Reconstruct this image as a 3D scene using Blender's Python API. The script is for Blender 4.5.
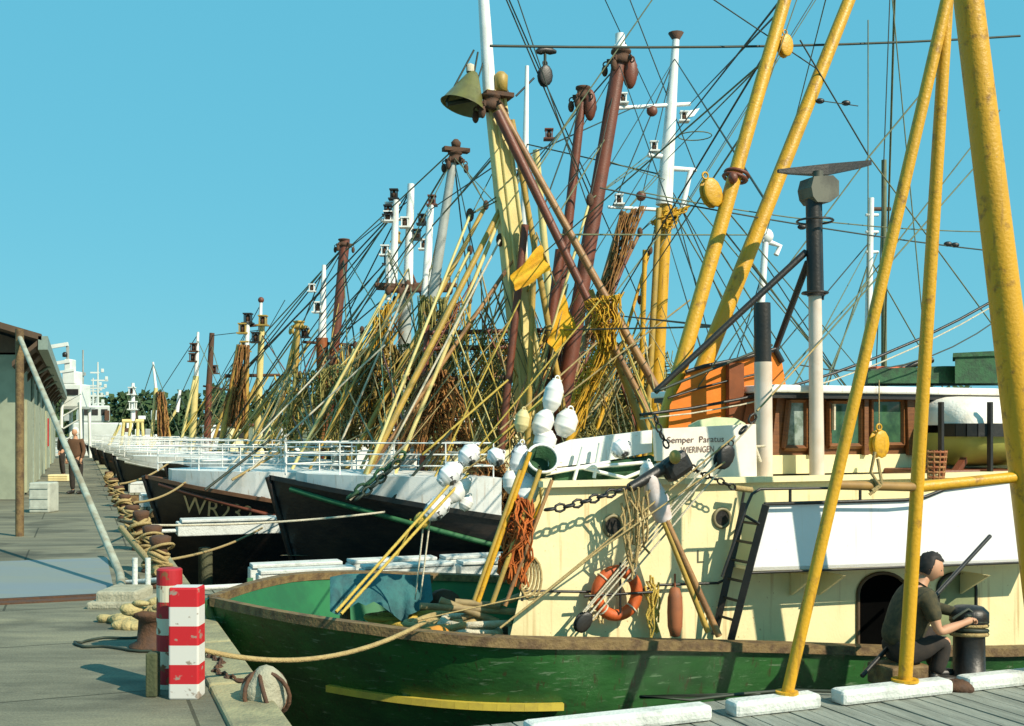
import bpy, bmesh, math, random
from mathutils import Vector, Matrix, noise
R = math.radians
random.seed(7)
scene = bpy.context.scene
for o in list(bpy.data.objects): bpy.data.objects.remove(o)

# ------------------------------------------------------------------ camera, sky, sun, exposure
F = 1100.0            # focal length in pixels of the 1024 px wide picture
HY = 430.0            # horizon row
E = 3.4               # eye above the water (z = 0)
cam_d = bpy.data.cameras.new('camera'); cam = bpy.data.objects.new('camera', cam_d)
scene.collection.objects.link(cam); scene.camera = cam
cam.location = (0, 0, E); cam.rotation_euler = (R(90), 0, 0)
cam_d.sensor_width = 36; cam_d.lens = F / 1024 * 36
cam_d.shift_y = (HY - 363) / 1024
cam_d.clip_end = 6000; cam_d.clip_start = 0.05
SUN = Vector((0.95, -0.80, 0.98)).normalized()
el = math.asin(SUN.z); az = math.atan2(SUN.x, SUN.y)
w = bpy.data.worlds.new('World'); scene.world = w; w.use_nodes = True
nt = w.node_tree; bg = nt.nodes['Background']
sky = nt.nodes.new('ShaderNodeTexSky'); sky.sky_type = 'NISHITA'; sky.sun_disc = False
sky.sun_elevation = el; sky.sun_rotation = az % (2 * math.pi)
sky.air_density = 1.0; sky.dust_density = 0.6; sky.ozone_density = 1.0
tint = nt.nodes.new('ShaderNodeMix'); tint.data_type = 'RGBA'; tint.blend_type = 'MULTIPLY'
tint.inputs['Factor'].default_value = 1.0
tint.inputs[7].default_value = (1.05, 1.20, 0.86, 1)
even = nt.nodes.new('ShaderNodeMix'); even.data_type = 'RGBA'; even.inputs['Factor'].default_value = 0.85
even.inputs[7].default_value = (0.95, 4.35, 6.05, 1)          # printed-turquoise summer sky, evened out
nt.links.new(sky.outputs[0], tint.inputs[6]); nt.links.new(tint.outputs[2], even.inputs[6]); nt.links.new(even.outputs[2], bg.inputs[0])
bg.inputs[1].default_value = 0.10
sl = bpy.data.lights.new('sun', 'SUN'); so = bpy.data.objects.new('sun', sl); scene.collection.objects.link(so)
sl.energy = 4.9; sl.angle = R(0.5); sl.color = (1.0, 0.90, 0.72)
so.rotation_euler = SUN.to_track_quat('Z', 'Y').to_euler(); so.location = (-20, -20, 40)
vs = scene.view_settings
vs.view_transform = 'Standard'; vs.look = 'None'; vs.exposure = 0.32; vs.gamma = 1.0; vs.use_curve_mapping = False

# ------------------------------------------------------------------ materials
_m = {}
def mat(name, col, rough=0.6, metal=0.0, col2=None, scale=6.0, amount=0.5, bump=0.0, bscale=40.0, lo=0.42, hi=0.62, stretch=None):
    if name in _m: return _m[name]
    m = bpy.data.materials.new(name); m.use_nodes = True
    N = m.node_tree.nodes; L = m.node_tree.links; b = N['Principled BSDF']
    if name == 'painted_dark_interior': b.inputs['Specular IOR Level'].default_value = 0
    b.inputs['Roughness'].default_value = rough; b.inputs['Metallic'].default_value = metal
    if col2 is None: col2 = tuple(c * 0.55 for c in col)
    tc = N.new('ShaderNodeTexCoord'); src = tc.outputs['Object']
    if stretch:
        mp = N.new('ShaderNodeMapping'); mp.inputs['Scale'].default_value = stretch
        L.new(src, mp.inputs[0]); src = mp.outputs[0]
    nz = N.new('ShaderNodeTexNoise'); nz.inputs['Scale'].default_value = scale; nz.inputs['Detail'].default_value = 8
    nz.inputs['Roughness'].default_value = 0.65
    L.new(src, nz.inputs['Vector'])
    mr = N.new('ShaderNodeMapRange'); mr.inputs[1].default_value = lo; mr.inputs[2].default_value = hi
    mr.inputs[4].default_value = amount
    L.new(nz.outputs[0], mr.inputs[0])
    mx = N.new('ShaderNodeMix'); mx.data_type = 'RGBA'
    mx.inputs[6].default_value = (*col, 1); mx.inputs[7].default_value = (*col2, 1)
    L.new(mr.outputs[0], mx.inputs[0]); L.new(mx.outputs[2], b.inputs['Base Color'])
    if bump:
        n2 = N.new('ShaderNodeTexNoise'); n2.inputs['Scale'].default_value = bscale; n2.inputs['Detail'].default_value = 5
        L.new(src, n2.inputs['Vector'])
        bp = N.new('ShaderNodeBump'); bp.inputs['Strength'].default_value = bump; bp.inputs['Distance'].default_value = 0.02
        L.new(n2.outputs[0], bp.inputs['Height']); L.new(bp.outputs[0], b.inputs['Normal'])
    _m[name] = m
    return m
RUST = (0.16, 0.05, 0.015)
yellow = mat('yellow_paint', (0.62, 0.325, 0.012), 0.45, col2=(0.20, 0.09, 0.02), scale=7, amount=0.8, bump=0.25, lo=.56, hi=.68)
ochre = mat('ochre_paint', (0.46, 0.29, 0.05), 0.5, col2=(0.28, 0.20, 0.06), scale=4, amount=0.7, bump=0.2)
cream_m = mat('cream_mast_paint', (0.66, 0.55, 0.22), 0.5, col2=(0.50, 0.38, 0.12), scale=2, amount=0.6, bump=0.15)
cream = mat('cream_paint', (0.82, 0.73, 0.42), 0.42, col2=(0.62, 0.50, 0.25), scale=1.6, amount=0.45, bump=0.1, lo=0.45, hi=0.75)
white = mat('white_paint', (0.80, 0.80, 0.76), 0.45, col2=(0.52, 0.49, 0.40), scale=2.2, amount=0.5, bump=0.1, lo=0.48, hi=0.75)
white2 = mat('white_enamel', (0.80, 0.80, 0.80), 0.35, col2=(0.70, 0.70, 0.69), scale=2, amount=0.4)
kerbw = mat('whitewashed_timber', (0.62, 0.64, 0.60), 0.8, col2=(0.30, 0.31, 0.28), scale=5, amount=0.7, bump=0.5, lo=0.5, hi=0.7)
redb = mat('red_brown_paint', (0.17, 0.045, 0.02), 0.5, col2=(0.08, 0.03, 0.015), scale=3, amount=0.6, bump=0.2)
tanw = mat('varnished_spar', (0.36, 0.19, 0.07), 0.5, col2=(0.16, 0.07, 0.03), scale=3, amount=0.7, bump=0.2)
grey = mat('grey_paint', (0.36, 0.38, 0.35), 0.5, col2=(0.22, 0.24, 0.21), scale=3, amount=0.5)
black = mat('black_paint', (0.012, 0.011, 0.010), 0.45, col2=(0.035, 0.028, 0.02), scale=3, amount=0.6, bump=0.15)
hullblk = mat('tarred_black_hull', (0.010, 0.009, 0.010), 0.42, col2=(0.040, 0.024, 0.016), scale=2.5, amount=0.7, bump=0.25, bscale=12, stretch=(0.4, 1, 2))
hullblue = mat('blue_black_hull', (0.012, 0.020, 0.026), 0.45, col2=(0.05, 0.04, 0.03), scale=2.5, amount=0.5, bump=0.2)
green = mat('green_hull_paint', (0.012, 0.105, 0.028), 0.42, col2=(0.008, 0.035, 0.014), scale=1.8, amount=0.85, bump=0.3, bscale=14, lo=0.42, hi=0.68, stretch=(0.6, 1, 1.4))
def worn_hull(name, base, dark, scuff, rust):
    m = mat(name, base, 0.45, col2=dark, scale=1.8, amount=0.9, bump=0.3, bscale=14, lo=0.40, hi=0.66, stretch=(0.6, 1, 1.4))
    N = m.node_tree.nodes; L = m.node_tree.links; b = N['Principled BSDF']; old = b.inputs['Base Color'].links[0].from_socket
    tc = N.new('ShaderNodeTexCoord')
    for (sc, vec, lo, col, am) in ((1.0, (5, 5, 34), .615, scuff, .8), (1.0, (26, 26, 1.3), .60, rust, .7), (1.0, (60, 60, 60), .66, scuff, .8)):
        mp = N.new('ShaderNodeMapping'); mp.inputs['Scale'].default_value = vec; L.new(tc.outputs['Object'], mp.inputs[0])
        nz = N.new('ShaderNodeTexNoise'); nz.inputs['Scale'].default_value = sc; nz.inputs['Detail'].default_value = 5; nz.inputs['Roughness'].default_value = .6; L.new(mp.outputs[0], nz.inputs[0])
        mr = N.new('ShaderNodeMapRange'); mr.inputs[1].default_value = lo; mr.inputs[2].default_value = lo + .06; mr.inputs[4].default_value = am; L.new(nz.outputs[0], mr.inputs[0])
        mx = N.new('ShaderNodeMix'); mx.data_type = 'RGBA'; L.new(mr.outputs[0], mx.inputs[0]); L.new(old, mx.inputs[6]); mx.inputs[7].default_value = (*col, 1); old = mx.outputs[2]
    L.new(old, b.inputs['Base Color']); return m
def weather(name, rust, dirt, am=.5):
    m = _m[name]; N = m.node_tree.nodes; L = m.node_tree.links; b = N['Principled BSDF']; old = b.inputs['Base Color'].links[0].from_socket
    tc = N.new('ShaderNodeTexCoord')
    for (vec, lo, wd, col, a) in (((17, 17, .9), .60, .12, rust, am), ((1.4, 1.4, 1.4), .55, .18, dirt, am * .8), ((38, 38, 38), .69, .03, rust, am)):
        mp = N.new('ShaderNodeMapping'); mp.inputs['Scale'].default_value = vec; L.new(tc.outputs['Object'], mp.inputs[0])
        nz = N.new('ShaderNodeTexNoise'); nz.inputs['Scale'].default_value = 1; nz.inputs['Detail'].default_value = 6; L.new(mp.outputs[0], nz.inputs[0])
        mr = N.new('ShaderNodeMapRange'); mr.inputs[1].default_value = lo; mr.inputs[2].default_value = lo + wd; mr.inputs[4].default_value = a; L.new(nz.outputs[0], mr.inputs[0])
        mx = N.new('ShaderNodeMix'); mx.data_type = 'RGBA'; L.new(mr.outputs[0], mx.inputs[0]); L.new(old, mx.inputs[6]); mx.inputs[7].default_value = (*col, 1); old = mx.outputs[2]
    L.new(old, b.inputs['Base Color'])
weather('cream_paint', (.42, .22, .07), (.62, .52, .28), .55); weather('white_paint', (.40, .24, .12), (.50, .47, .38), .5); weather('yellow_paint', (.16, .07, .02), (.42, .22, .02), .6); weather('white_enamel', (.6, .5, .4), (.68, .67, .64), .35)
_m.pop('green_hull_paint'); green = worn_hull('green_hull_paint', (0.026, 0.118, 0.026), (0.014, 0.052, 0.016), (.16, .24, .14), (.05, .035, .015))
greenin = mat('bright_green_bulwark', (0.018, 0.15, 0.05), 0.55, col2=(0.014, 0.08, 0.035), scale=2, amount=0.6)
greend = mat('dark_green_canvas', (0.02, 0.085, 0.03), 0.8, col2=(0.012, 0.03, 0.015), scale=8, amount=0.8, bump=0.5)
railb = mat('worn_rail_wood', (0.20, 0.13, 0.05), 0.75, col2=(0.075, 0.04, 0.02), scale=9, amount=0.8, bump=0.5)
brown = mat('brown_teak', (0.20, 0.075, 0.02), 0.45, col2=(0.09, 0.03, 0.012), scale=10, amount=0.6, bump=0.2, stretch=(1, 1, 6))
orange = mat('orange_canvas', (0.72, 0.19, 0.01), 0.75, col2=(0.55, 0.13, 0.01), scale=3, amount=0.5, bump=0.4, bscale=10)
orange2 = mat('orange_red', (0.55, 0.10, 0.015), 0.6, col2=(0.38, 0.06, 0.012), scale=9, amount=0.7, bump=0.2)
red = mat('red_paint', (0.50, 0.012, 0.018), 0.5, col2=(0.33, 0.01, 0.012), scale=8, amount=0.5)
deckm = mat('worn_deck', (0.30, 0.24, 0.13), 0.8, col2=(0.14, 0.10, 0.05), scale=5, amount=0.8, bump=0.4)
roped = mat('dark_wire', (0.030, 0.042, 0.026), 0.6, col2=(0.014, 0.018, 0.012), scale=8)
ropeg = mat('green_grey_wire', (0.15, 0.165, 0.08), 0.7, col2=(0.05, 0.06, 0.03), scale=8)
ropet = mat('tan_rope', (0.42, 0.31, 0.13), 0.85, col2=(0.24, 0.15, 0.06), scale=25, bump=0.6, bscale=90)
ropey = mat('yellow_rope', (0.56, 0.39, 0.07), 0.85, col2=(0.34, 0.24, 0.05), scale=25, bump=0.6, bscale=90)
ropew = mat('pale_rope', (0.62, 0.56, 0.42), 0.85, col2=(0.40, 0.32, 0.20), scale=25, bump=0.6, bscale=90)
netbr = mat('brown_net', (0.36, 0.18, 0.05), 0.95, col2=(0.16, 0.06, 0.02), scale=8, amount=0.9)
netgr = mat('olive_net', (0.36, 0.31, 0.09), 0.95, col2=(0.15, 0.14, 0.045), scale=8, amount=0.9)
netor = mat('orange_net', (0.50, 0.13, 0.02), 0.95, col2=(0.30, 0.07, 0.015), scale=8, amount=0.9)
nety = mat('yellow_net', (0.62, 0.35, 0.02), 0.95, col2=(0.40, 0.20, 0.02), scale=8, amount=0.9)
flagy = mat('yellow_flag_cloth', (0.72, 0.40, 0.01), 0.8, col2=(0.62, 0.24, 0.01), scale=5, amount=0.6, bump=0.3)
floatm = mat('float_plastic', (0.74, 0.74, 0.74), 0.5, col2=(0.02, 0.02, 0.02), scale=9, amount=0.95, lo=0.545, hi=0.56)
floatm2 = mat('plain_float', (0.76, 0.75, 0.72), 0.5, col2=(0.55, 0.50, 0.42), scale=5, amount=0.5)
bluecl = mat('blue_green_tarp', (0.03, 0.13, 0.13), 0.8, col2=(0.02, 0.06, 0.07), scale=6, amount=0.7, bump=0.5)
rustm = mat('rusty_iron', (0.10, 0.045, 0.02), 0.85, col2=(0.05, 0.035, 0.03), scale=9, bump=0.5)
skin = mat('skin', (0.50, 0.26, 0.15), 0.6, col2=(0.42, 0.20, 0.11), scale=8, amount=0.3)
shirt = mat('dark_olive_shirt', (0.035, 0.035, 0.018), 0.9, col2=(0.09, 0.07, 0.03), scale=22, amount=0.7)
trous = mat('dark_trousers', (0.022, 0.018, 0.015), 0.9, col2=(0.05, 0.035, 0.025), scale=14, amount=0.5)
hairm = mat('dark_hair', (0.012, 0.010, 0.008), 0.7)
stone = mat('pale_stone', (0.38, 0.36, 0.26), 0.9, col2=(0.20, 0.19, 0.13), scale=7, bump=0.7)
def glass_mat():
    m = mat('window_glass', (0.03, 0.07, 0.045), 0.06, col2=(0.06, 0.14, 0.07), scale=4, amount=1.0)  # green mottling paints reflections into the glass colour
    return m
glass = glass_mat()
def bands(name, cols, h, z0):
    m = bpy.data.materials.new(name); m.use_nodes = True
    N = m.node_tree.nodes; L = m.node_tree.links; b = N['Principled BSDF']; b.inputs['Roughness'].default_value = 0.55
    tc = N.new('ShaderNodeTexCoord'); sp = N.new('ShaderNodeSeparateXYZ'); L.new(tc.outputs['Object'], sp.inputs[0])
    a = N.new('ShaderNodeMath'); a.operation = 'ADD'; a.inputs[1].default_value = -z0; L.new(sp.outputs[2], a.inputs[0])
    d = N.new('ShaderNodeMath'); d.operation = 'DIVIDE'; d.inputs[1].default_value = h * 2; L.new(a.outputs[0], d.inputs[0])
    fr = N.new('ShaderNodeMath'); fr.operation = 'FRACT'; L.new(d.outputs[0], fr.inputs[0])
    g = N.new('ShaderNodeMath'); g.operation = 'GREATER_THAN'; g.inputs[1].default_value = 0.5; L.new(fr.outputs[0], g.inputs[0])
    mx = N.new('ShaderNodeMix'); mx.data_type = 'RGBA'; L.new(g.outputs[0], mx.inputs[0])
    mx.inputs[6].default_value = (*cols[0], 1); mx.inputs[7].default_value = (*cols[1], 1)
    nz = N.new('ShaderNodeTexNoise'); nz.inputs['Scale'].default_value = 14; nz.inputs['Detail'].default_value = 6; L.new(tc.outputs['Object'], nz.inputs[0])
    mr = N.new('ShaderNodeMapRange'); mr.inputs[1].default_value = cols[2]; mr.inputs[2].default_value = cols[2] + 0.05; L.new(nz.outputs[0], mr.inputs[0])
    m2 = N.new('ShaderNodeMix'); m2.data_type = 'RGBA'; L.new(mr.outputs[0], m2.inputs[0]); L.new(mx.outputs[2], m2.inputs[6])
    m2.inputs[7].default_value = (*cols[3], 1); L.new(m2.outputs[2], b.inputs['Base Color'])
    return m

# ------------------------------------------------------------------ mesh helpers
class MB:
    def __init__(s): s.v = []; s.f = []; s.sm = []
    def add(s, vs_, fs, smooth=False):
        n = len(s.v); s.v += [Vector(v) for v in vs_]
        for f in fs: s.f.append([i + n for i in f]); s.sm.append(smooth)
    def tube(s, pts, r, n=8, r1=None, caps=True, smooth=True):
        pts = [Vector(p) for p in pts]; k = len(pts)
        up = Vector((0, 0, 1)); vs_ = []; fs = []
        prev = None
        for i, p in enumerate(pts):
            t = (pts[min(i + 1, k - 1)] - pts[max(i - 1, 0)])
            if t.length < 1e-9: t = Vector((0, 0, 1))
            t.normalize()
            if prev is None:
                a = t.cross(Vector((0, 0, 1)) if abs(t.z) < 0.95 else Vector((1, 0, 0))).normalized()
            else:
                a = (prev - t * prev.dot(t)).normalized()
            prev = a; b = t.cross(a)
            rr = r if r1 is None else r + (r1 - r) * i / max(1, k - 1)
            if isinstance(r, (list, tuple)): rr = r[i]
            for j in range(n):
                q = 2 * math.pi * j / n
                vs_.append(p + a * (math.cos(q) * rr) + b * (math.sin(q) * rr))
        for i in range(k - 1):
            for j in range(n):
                fs.append([i * n + j, i * n + (j + 1) % n, (i + 1) * n + (j + 1) % n, (i + 1) * n + j])
        s.add(vs_, fs, smooth)
        if caps:
            s.add(vs_[:n], [list(range(n))[::-1]]); s.add(vs_[-n:], [list(range(n))])
        return s
    def box(s, c, size, ax=None, ay=None, az_=None, bev=0.0):
        c = Vector(c); ax = Vector(ax or (1, 0, 0)); ay = Vector(ay or (0, 1, 0)); az_ = Vector(az_ or (0, 0, 1))
        hx, hy, hz = [q / 2 for q in size]
        if bev <= 0:
            vs_ = [c + ax * x * hx + ay * y * hy + az_ * z * hz for x in (-1, 1) for y in (-1, 1) for z in (-1, 1)]
            s.add(vs_, [[0, 1, 3, 2], [4, 6, 7, 5], [0, 4, 5, 1], [2, 3, 7, 6], [0, 2, 6, 4], [1, 5, 7, 3]])
        else:
            b = min(bev, hx * .9, hy * .9, hz * .9)
            bm = bmesh.new(); bmesh.ops.create_cube(bm, size=1)
            for v in bm.verts: v.co = Vector((v.co.x * size[0], v.co.y * size[1], v.co.z * size[2]))
            bmesh.ops.bevel(bm, geom=bm.edges[:], offset=b, segments=2, affect='EDGES', profile=0.5)
            bm.verts.index_update()
            s.add([c + ax * v.co.x + ay * v.co.y + az_ * v.co.z for v in bm.verts], [[v.index for v in f.verts] for f in bm.faces])
            bm.free()
        return s
    def bar(s, p0, p1, w_, h_, up=(0, 0, 1), bev=0.0):
        p0 = Vector(p0); p1 = Vector(p1); d = p1 - p0; L = d.length; x = d.normalized()
        y = Vector(up).cross(x).normalized(); z = x.cross(y)
        return s.box((p0 + p1) / 2, (L, w_, h_), x, y, z, bev)
    def slab(s, poly, thick):
        """polygon (world points, planar-ish) extruded by vector thick"""
        t = Vector(thick); n = len(poly); P_ = [Vector(p) for p in poly]
        s.add(P_ + [p + t for p in P_], [list(range(n))[::-1], [i + n for i in range(n)]] + [[i, (i + 1) % n, (i + 1) % n + n, i + n] for i in range(n)])
        return s
    def lathe(s, prof, base, axis=(0, 0, 1), n=16, smooth=True):
        base = Vector(base); t = Vector(axis).normalized()
        a = t.cross(Vector((0, 0, 1)) if abs(t.z) < 0.95 else Vector((1, 0, 0))).normalized(); b = t.cross(a)
        vs_ = []; fs = []
        for (r, h) in prof:
            for j in range(n):
                q = 2 * math.pi * j / n
                vs_.append(base + t * h + (a * math.cos(q) + b * math.sin(q)) * r)
        for i in range(len(prof) - 1):
            for j in range(n): fs.append([i * n + j, i * n + (j + 1) % n, (i + 1) * n + (j + 1) % n, (i + 1) * n + j])
        s.add(vs_, fs, smooth); return s
    def ring(s, c, axis, R_, r_, n=12, m=6, squash=None, a0=0, a1=2 * math.pi):
        c = Vector(c); t = Vector(axis).normalized()
        a = t.cross(Vector((0, 0, 1)) if abs(t.z) < 0.95 else Vector((1, 0, 0))).normalized(); b = t.cross(a)
        if squash: a, b = squash
        vs_ = []; fs = []
        for i in range(n):
            q = a0 + (a1 - a0) * i / n; rad = (a * math.cos(q) + b * math.sin(q))
            rn = rad.normalized()
            for j in range(m):
                p = 2 * math.pi * j / m
                vs_.append(c + rad * R_ + rn * r_ * math.cos(p) + t * r_ * math.sin(p))
        for i in range(n):
            for j in range(m):
                i2 = (i + 1) % n
                fs.append([i * m + j, i * m + (j + 1) % m, i2 * m + (j + 1) % m, i2 * m + j])
        s.add(vs_, fs, True); return s
    def blob(s, c, rad, n=12, m=8, ax=None, jit=0.0):
        c = Vector(c); A = ax or (Vector((1, 0, 0)), Vector((0, 1, 0)), Vector((0, 0, 1)))
        vs_ = []; fs = []
        for i in range(m + 1):
            th = math.pi * i / m
            for j in range(n):
                ph = 2 * math.pi * j / n
                d = A[0] * (rad[0] * math.sin(th) * math.cos(ph)) + A[1] * (rad[1] * math.sin(th) * math.sin(ph)) + A[2] * (rad[2] * math.cos(th))
                if jit: d = d * (1 + jit * noise.noise((c + d) * 6))
                vs_.append(c + d)
        for i in range(m):
            for j in range(n): fs.append([i * n + j, (i + 1) * n + j, (i + 1) * n + (j + 1) % n, i * n + (j + 1) % n])
        s.add(vs_, fs, True); return s
    def build(s, name, material, parent=None, root=None, **props):
        me = bpy.data.meshes.new(name)
        if parent is None:
            zmin = min(v.z for v in s.v); n = len(s.v)
            o0 = Vector((sum(v.x for v in s.v) / n, sum(v.y for v in s.v) / n, zmin)); M = Matrix.Translation(o0)
        else:
            M = Matrix(root['_m']) if '_m' in root else Matrix.Translation(root.location)
        Mi = M.inverted()
        me.from_pydata([Mi @ v for v in s.v], [], s.f); me.update()
        for p, q in zip(me.polygons, s.sm): p.use_smooth = q
        bm = bmesh.new(); bm.from_mesh(me); bmesh.ops.recalc_face_normals(bm, faces=bm.faces[:]); bm.to_mesh(me); bm.free()
        me.materials.append(material)
        o = bpy.data.objects.new(name, me); scene.collection.objects.link(o)
        if parent is None: o.location = o0
        else: o.parent = parent
        for k, v in props.items(): o[k] = v
        return o
ROOTM = {}
def thing(name, label, cat, loc, rz=0, group=None):
    o = bpy.data.objects.new(name, None); scene.collection.objects.link(o)
    o.location = loc; o.rotation_euler = (0, 0, rz); o['label'] = label; o['category'] = cat
    if group: o['group'] = group
    ROOTM[o.name] = Matrix.Translation(Vector(loc)) @ Matrix.Rotation(rz, 4, 'Z')
    return o
def part(mb, name, material, root, parent=None, label=None):
    me = bpy.data.meshes.new(name); Mi = ROOTM[root.name].inverted()
    me.from_pydata([Mi @ v for v in mb.v], [], mb.f); me.update()
    for p, q in zip(me.polygons, mb.sm): p.use_smooth = q
    bm = bmesh.new(); bm.from_mesh(me); bmesh.ops.recalc_face_normals(bm, faces=bm.faces[:]); bm.to_mesh(me); bm.free()
    me.materials.append(material)
    o = bpy.data.objects.new(name, me); scene.collection.objects.link(o); o.parent = parent or root
    if label: o['label'] = label
    return o
def single(mb, name, material, label, cat, group=None, kind=None):
    o = mb.build(name, material)
    if kind: o['kind'] = kind
    if label: o['label'] = label
    if cat: o['category'] = cat
    if group: o['group'] = group
    return o
def P(px, py, D): return Vector(((px - 512) / F * D, D, E - (py - HY) / F * D))
def G(px, py, z):                                   # pixel on the horizontal plane at height z
    D = (E - z) * F / (py - HY); return Vector(((px - 512) / F * D, D, z))
def sagline(a, b, sag, n=12):
    a = Vector(a); b = Vector(b)
    return [a.lerp(b, i / n) - Vector((0, 0, 4 * sag * (i / n) * (1 - i / n))) for i in range(n + 1)]
N_ = Vector((0.931, 0.366, 0)).normalized()          # away from the quay, along every boat and jetty
S_ = Vector((0.366, -0.931, 0)).normalized()         # sideways, towards the camera
K = N_.y / N_.x
HEAD = math.atan2(N_.y, N_.x)
QZ = E - 1.7                                         # top of the quay
def edgeX(D): return -1.54 - K * (D - 7)
def text_mesh(body, size, ext=0.0):
    cu = bpy.data.curves.new('lettering', 'FONT'); cu.body = body; cu.size = size; cu.extrude = ext; cu.align_x = 'LEFT'
    o = bpy.data.objects.new('lettering', cu); scene.collection.objects.link(o)
    dg = bpy.context.evaluated_depsgraph_get(); me = bpy.data.meshes.new_from_object(o.evaluated_get(dg))
    vs_ = [v.co.copy() for v in me.vertices]; fs = [list(p.vertices) for p in me.polygons]
    bpy.data.objects.remove(o); bpy.data.curves.remove(cu); bpy.data.meshes.remove(me)
    return vs_, fs

# ------------------------------------------------------------------ water, quay, land
def water():
    m = mat('harbour_water', (0.012, 0.030, 0.028), 0.12, col2=(0.02, 0.045, 0.035), scale=0.4, amount=0.6, bump=0.6, bscale=2.5)
    mb = MB(); mb.add([(-3000, -60, 0), (3000, -60, 0), (3000, 5000, 0), (-3000, 5000, 0)], [[0, 1, 2, 3]])
    single(mb, 'water', m, None, None, kind='structure')
water()
def quay():
    m = bpy.data.materials.new('quay_concrete'); m.use_nodes = True
    N = m.node_tree.nodes; L = m.node_tree.links; b = N['Principled BSDF']; b.inputs['Roughness'].default_value = 0.85
    tc = N.new('ShaderNodeTexCoord')
    mp = N.new('ShaderNodeMapping'); mp.inputs['Rotation'].default_value = (0, 0, -HEAD); mp.inputs['Scale'].default_value = (0.35, 1.6, 1); L.new(tc.outputs['Object'], mp.inputs[0])
    n1 = N.new('ShaderNodeTexNoise'); n1.inputs['Scale'].default_value = 1.2; n1.inputs['Detail'].default_value = 10; n1.inputs['Roughness'].default_value = 0.7; L.new(mp.outputs[0], n1.inputs[0])
    cr = N.new('ShaderNodeValToRGB'); cr.color_ramp.elements[0].position = 0.36; cr.color_ramp.elements[0].color = (0.105, 0.10, 0.065, 1)
    cr.color_ramp.elements[1].position = 0.66; cr.color_ramp.elements[1].color = (0.26, 0.24, 0.15, 1)
    e = cr.color_ramp.elements.new(0.5); e.color = (0.175, 0.165, 0.11, 1)
    L.new(n1.outputs[0], cr.inputs[0])
    n2 = N.new('ShaderNodeTexNoise'); n2.inputs['Scale'].default_value = 60; n2.inputs['Detail'].default_value = 4; L.new(tc.outputs['Object'], n2.inputs[0])
    mx = N.new('ShaderNodeMix'); mx.data_type = 'RGBA'; mx.blend_type = 'OVERLAY'; mx.inputs[0].default_value = 0.5
    L.new(cr.outputs[0], mx.inputs[6]); L.new(n2.outputs[0], mx.inputs[7]); L.new(mx.outputs[2], b.inputs['Base Color'])
    br = N.new('ShaderNodeTexBrick'); br.inputs['Scale'].default_value = 1.0; br.inputs['Brick Width'].default_value = 2.6; br.inputs['Row Height'].default_value = 1.9; br.inputs['Mortar Size'].default_value = .012
    br.inputs['Color1'].default_value = (1, 1, 1, 1); br.inputs['Color2'].default_value = (.86, .87, .88, 1); br.inputs['Mortar'].default_value = (.35, .35, .3, 1)
    m3 = N.new('ShaderNodeMapping'); m3.inputs['Rotation'].default_value = (0, 0, -HEAD); L.new(tc.outputs['Object'], m3.inputs[0]); L.new(m3.outputs[0], br.inputs[0])
    n4 = N.new('ShaderNodeTexNoise'); n4.inputs['Scale'].default_value = .8; n4.inputs['Detail'].default_value = 6; L.new(tc.outputs['Object'], n4.inputs[0])
    r4 = N.new('ShaderNodeMapRange'); r4.inputs[1].default_value = .55; r4.inputs[2].default_value = .62; r4.inputs[3].default_value = 1; r4.inputs[4].default_value = .62; L.new(n4.outputs[0], r4.inputs[0])
    q1 = N.new('ShaderNodeMix'); q1.data_type = 'RGBA'; q1.blend_type = 'MULTIPLY'; q1.inputs[0].default_value = 1; L.new(mx.outputs[2], q1.inputs[6]); L.new(br.outputs[0], q1.inputs[7])
    q2 = N.new('ShaderNodeMix'); q2.data_type = 'RGBA'; q2.blend_type = 'MULTIPLY'; q2.inputs[0].default_value = 1; L.new(q1.outputs[2], q2.inputs[6]); L.new(r4.outputs[0], q2.inputs[7]); L.new(q2.outputs[2], b.inputs['Base Color'])
    bp = N.new('ShaderNodeBump'); bp.inputs['Strength'].default_value = 0.4; bp.inputs['Distance'].default_value = 0.01; L.new(n2.outputs[0], bp.inputs['Height']); L.new(bp.outputs[0], b.inputs['Normal'])
    a = -8; z = 420
    ea = Vector((edgeX(a), a, 0)); eb = Vector((edgeX(z), z, 0)); W = -N_ * 0.34
    mb = MB(); mb.slab([ea + W + Vector((0, 0, QZ)), eb + W + Vector((0, 0, QZ)), Vector((-500, 520, QZ)), Vector((-300, -60, QZ))], (0, 0, -3.5))
    single(mb, 'pavement', m, None, None, kind='structure')
    mb = MB(); p = ea; i = 0                            # coping blocks with open joints
    cop = mat('coping_stone', (0.34, 0.31, 0.17), 0.85, col2=(0.17, 0.16, 0.10), scale=3, amount=0.8, bump=0.6)
    d = (eb - ea).normalized(); t = 0
    while t < 90:
        q0 = ea + d * t; q1 = ea + d * (t + 1.47)
        c = (q0 + q1) / 2 + W / 2 + Vector((0, 0, QZ - 0.23)); mb.box(c, (1.46, 0.335, 0.52), d, N_, (0, 0, 1), 0.02); t += 1.5
    q0 = ea + d * t; mb.box((q0 + eb) / 2 + W / 2 + Vector((0, 0, QZ - .23)), ((eb - q0).length, .335, .5), d, N_)
    single(mb, 'kerb', cop, None, None, kind='structure')
    qw = mat('quay_wall_concrete', (0.10, 0.10, 0.075), 0.9, col2=(0.04, 0.05, 0.03), scale=2, bump=0.5)
    mb = MB(); mb.slab([ea - N_ * .3 + Vector((0, 0, QZ - .5)), eb - N_ * .3 + Vector((0, 0, QZ - .5)), eb - N_ * .05 + Vector((0, 0, QZ - .5)), ea - N_ * .05 + Vector((0, 0, QZ - .5))], (0, 0, -3))
    o = single(mb, 'quay_wall', qw, 'dark concrete quay wall under the stone edge beside the boats', 'quay wall', kind='structure')
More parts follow.
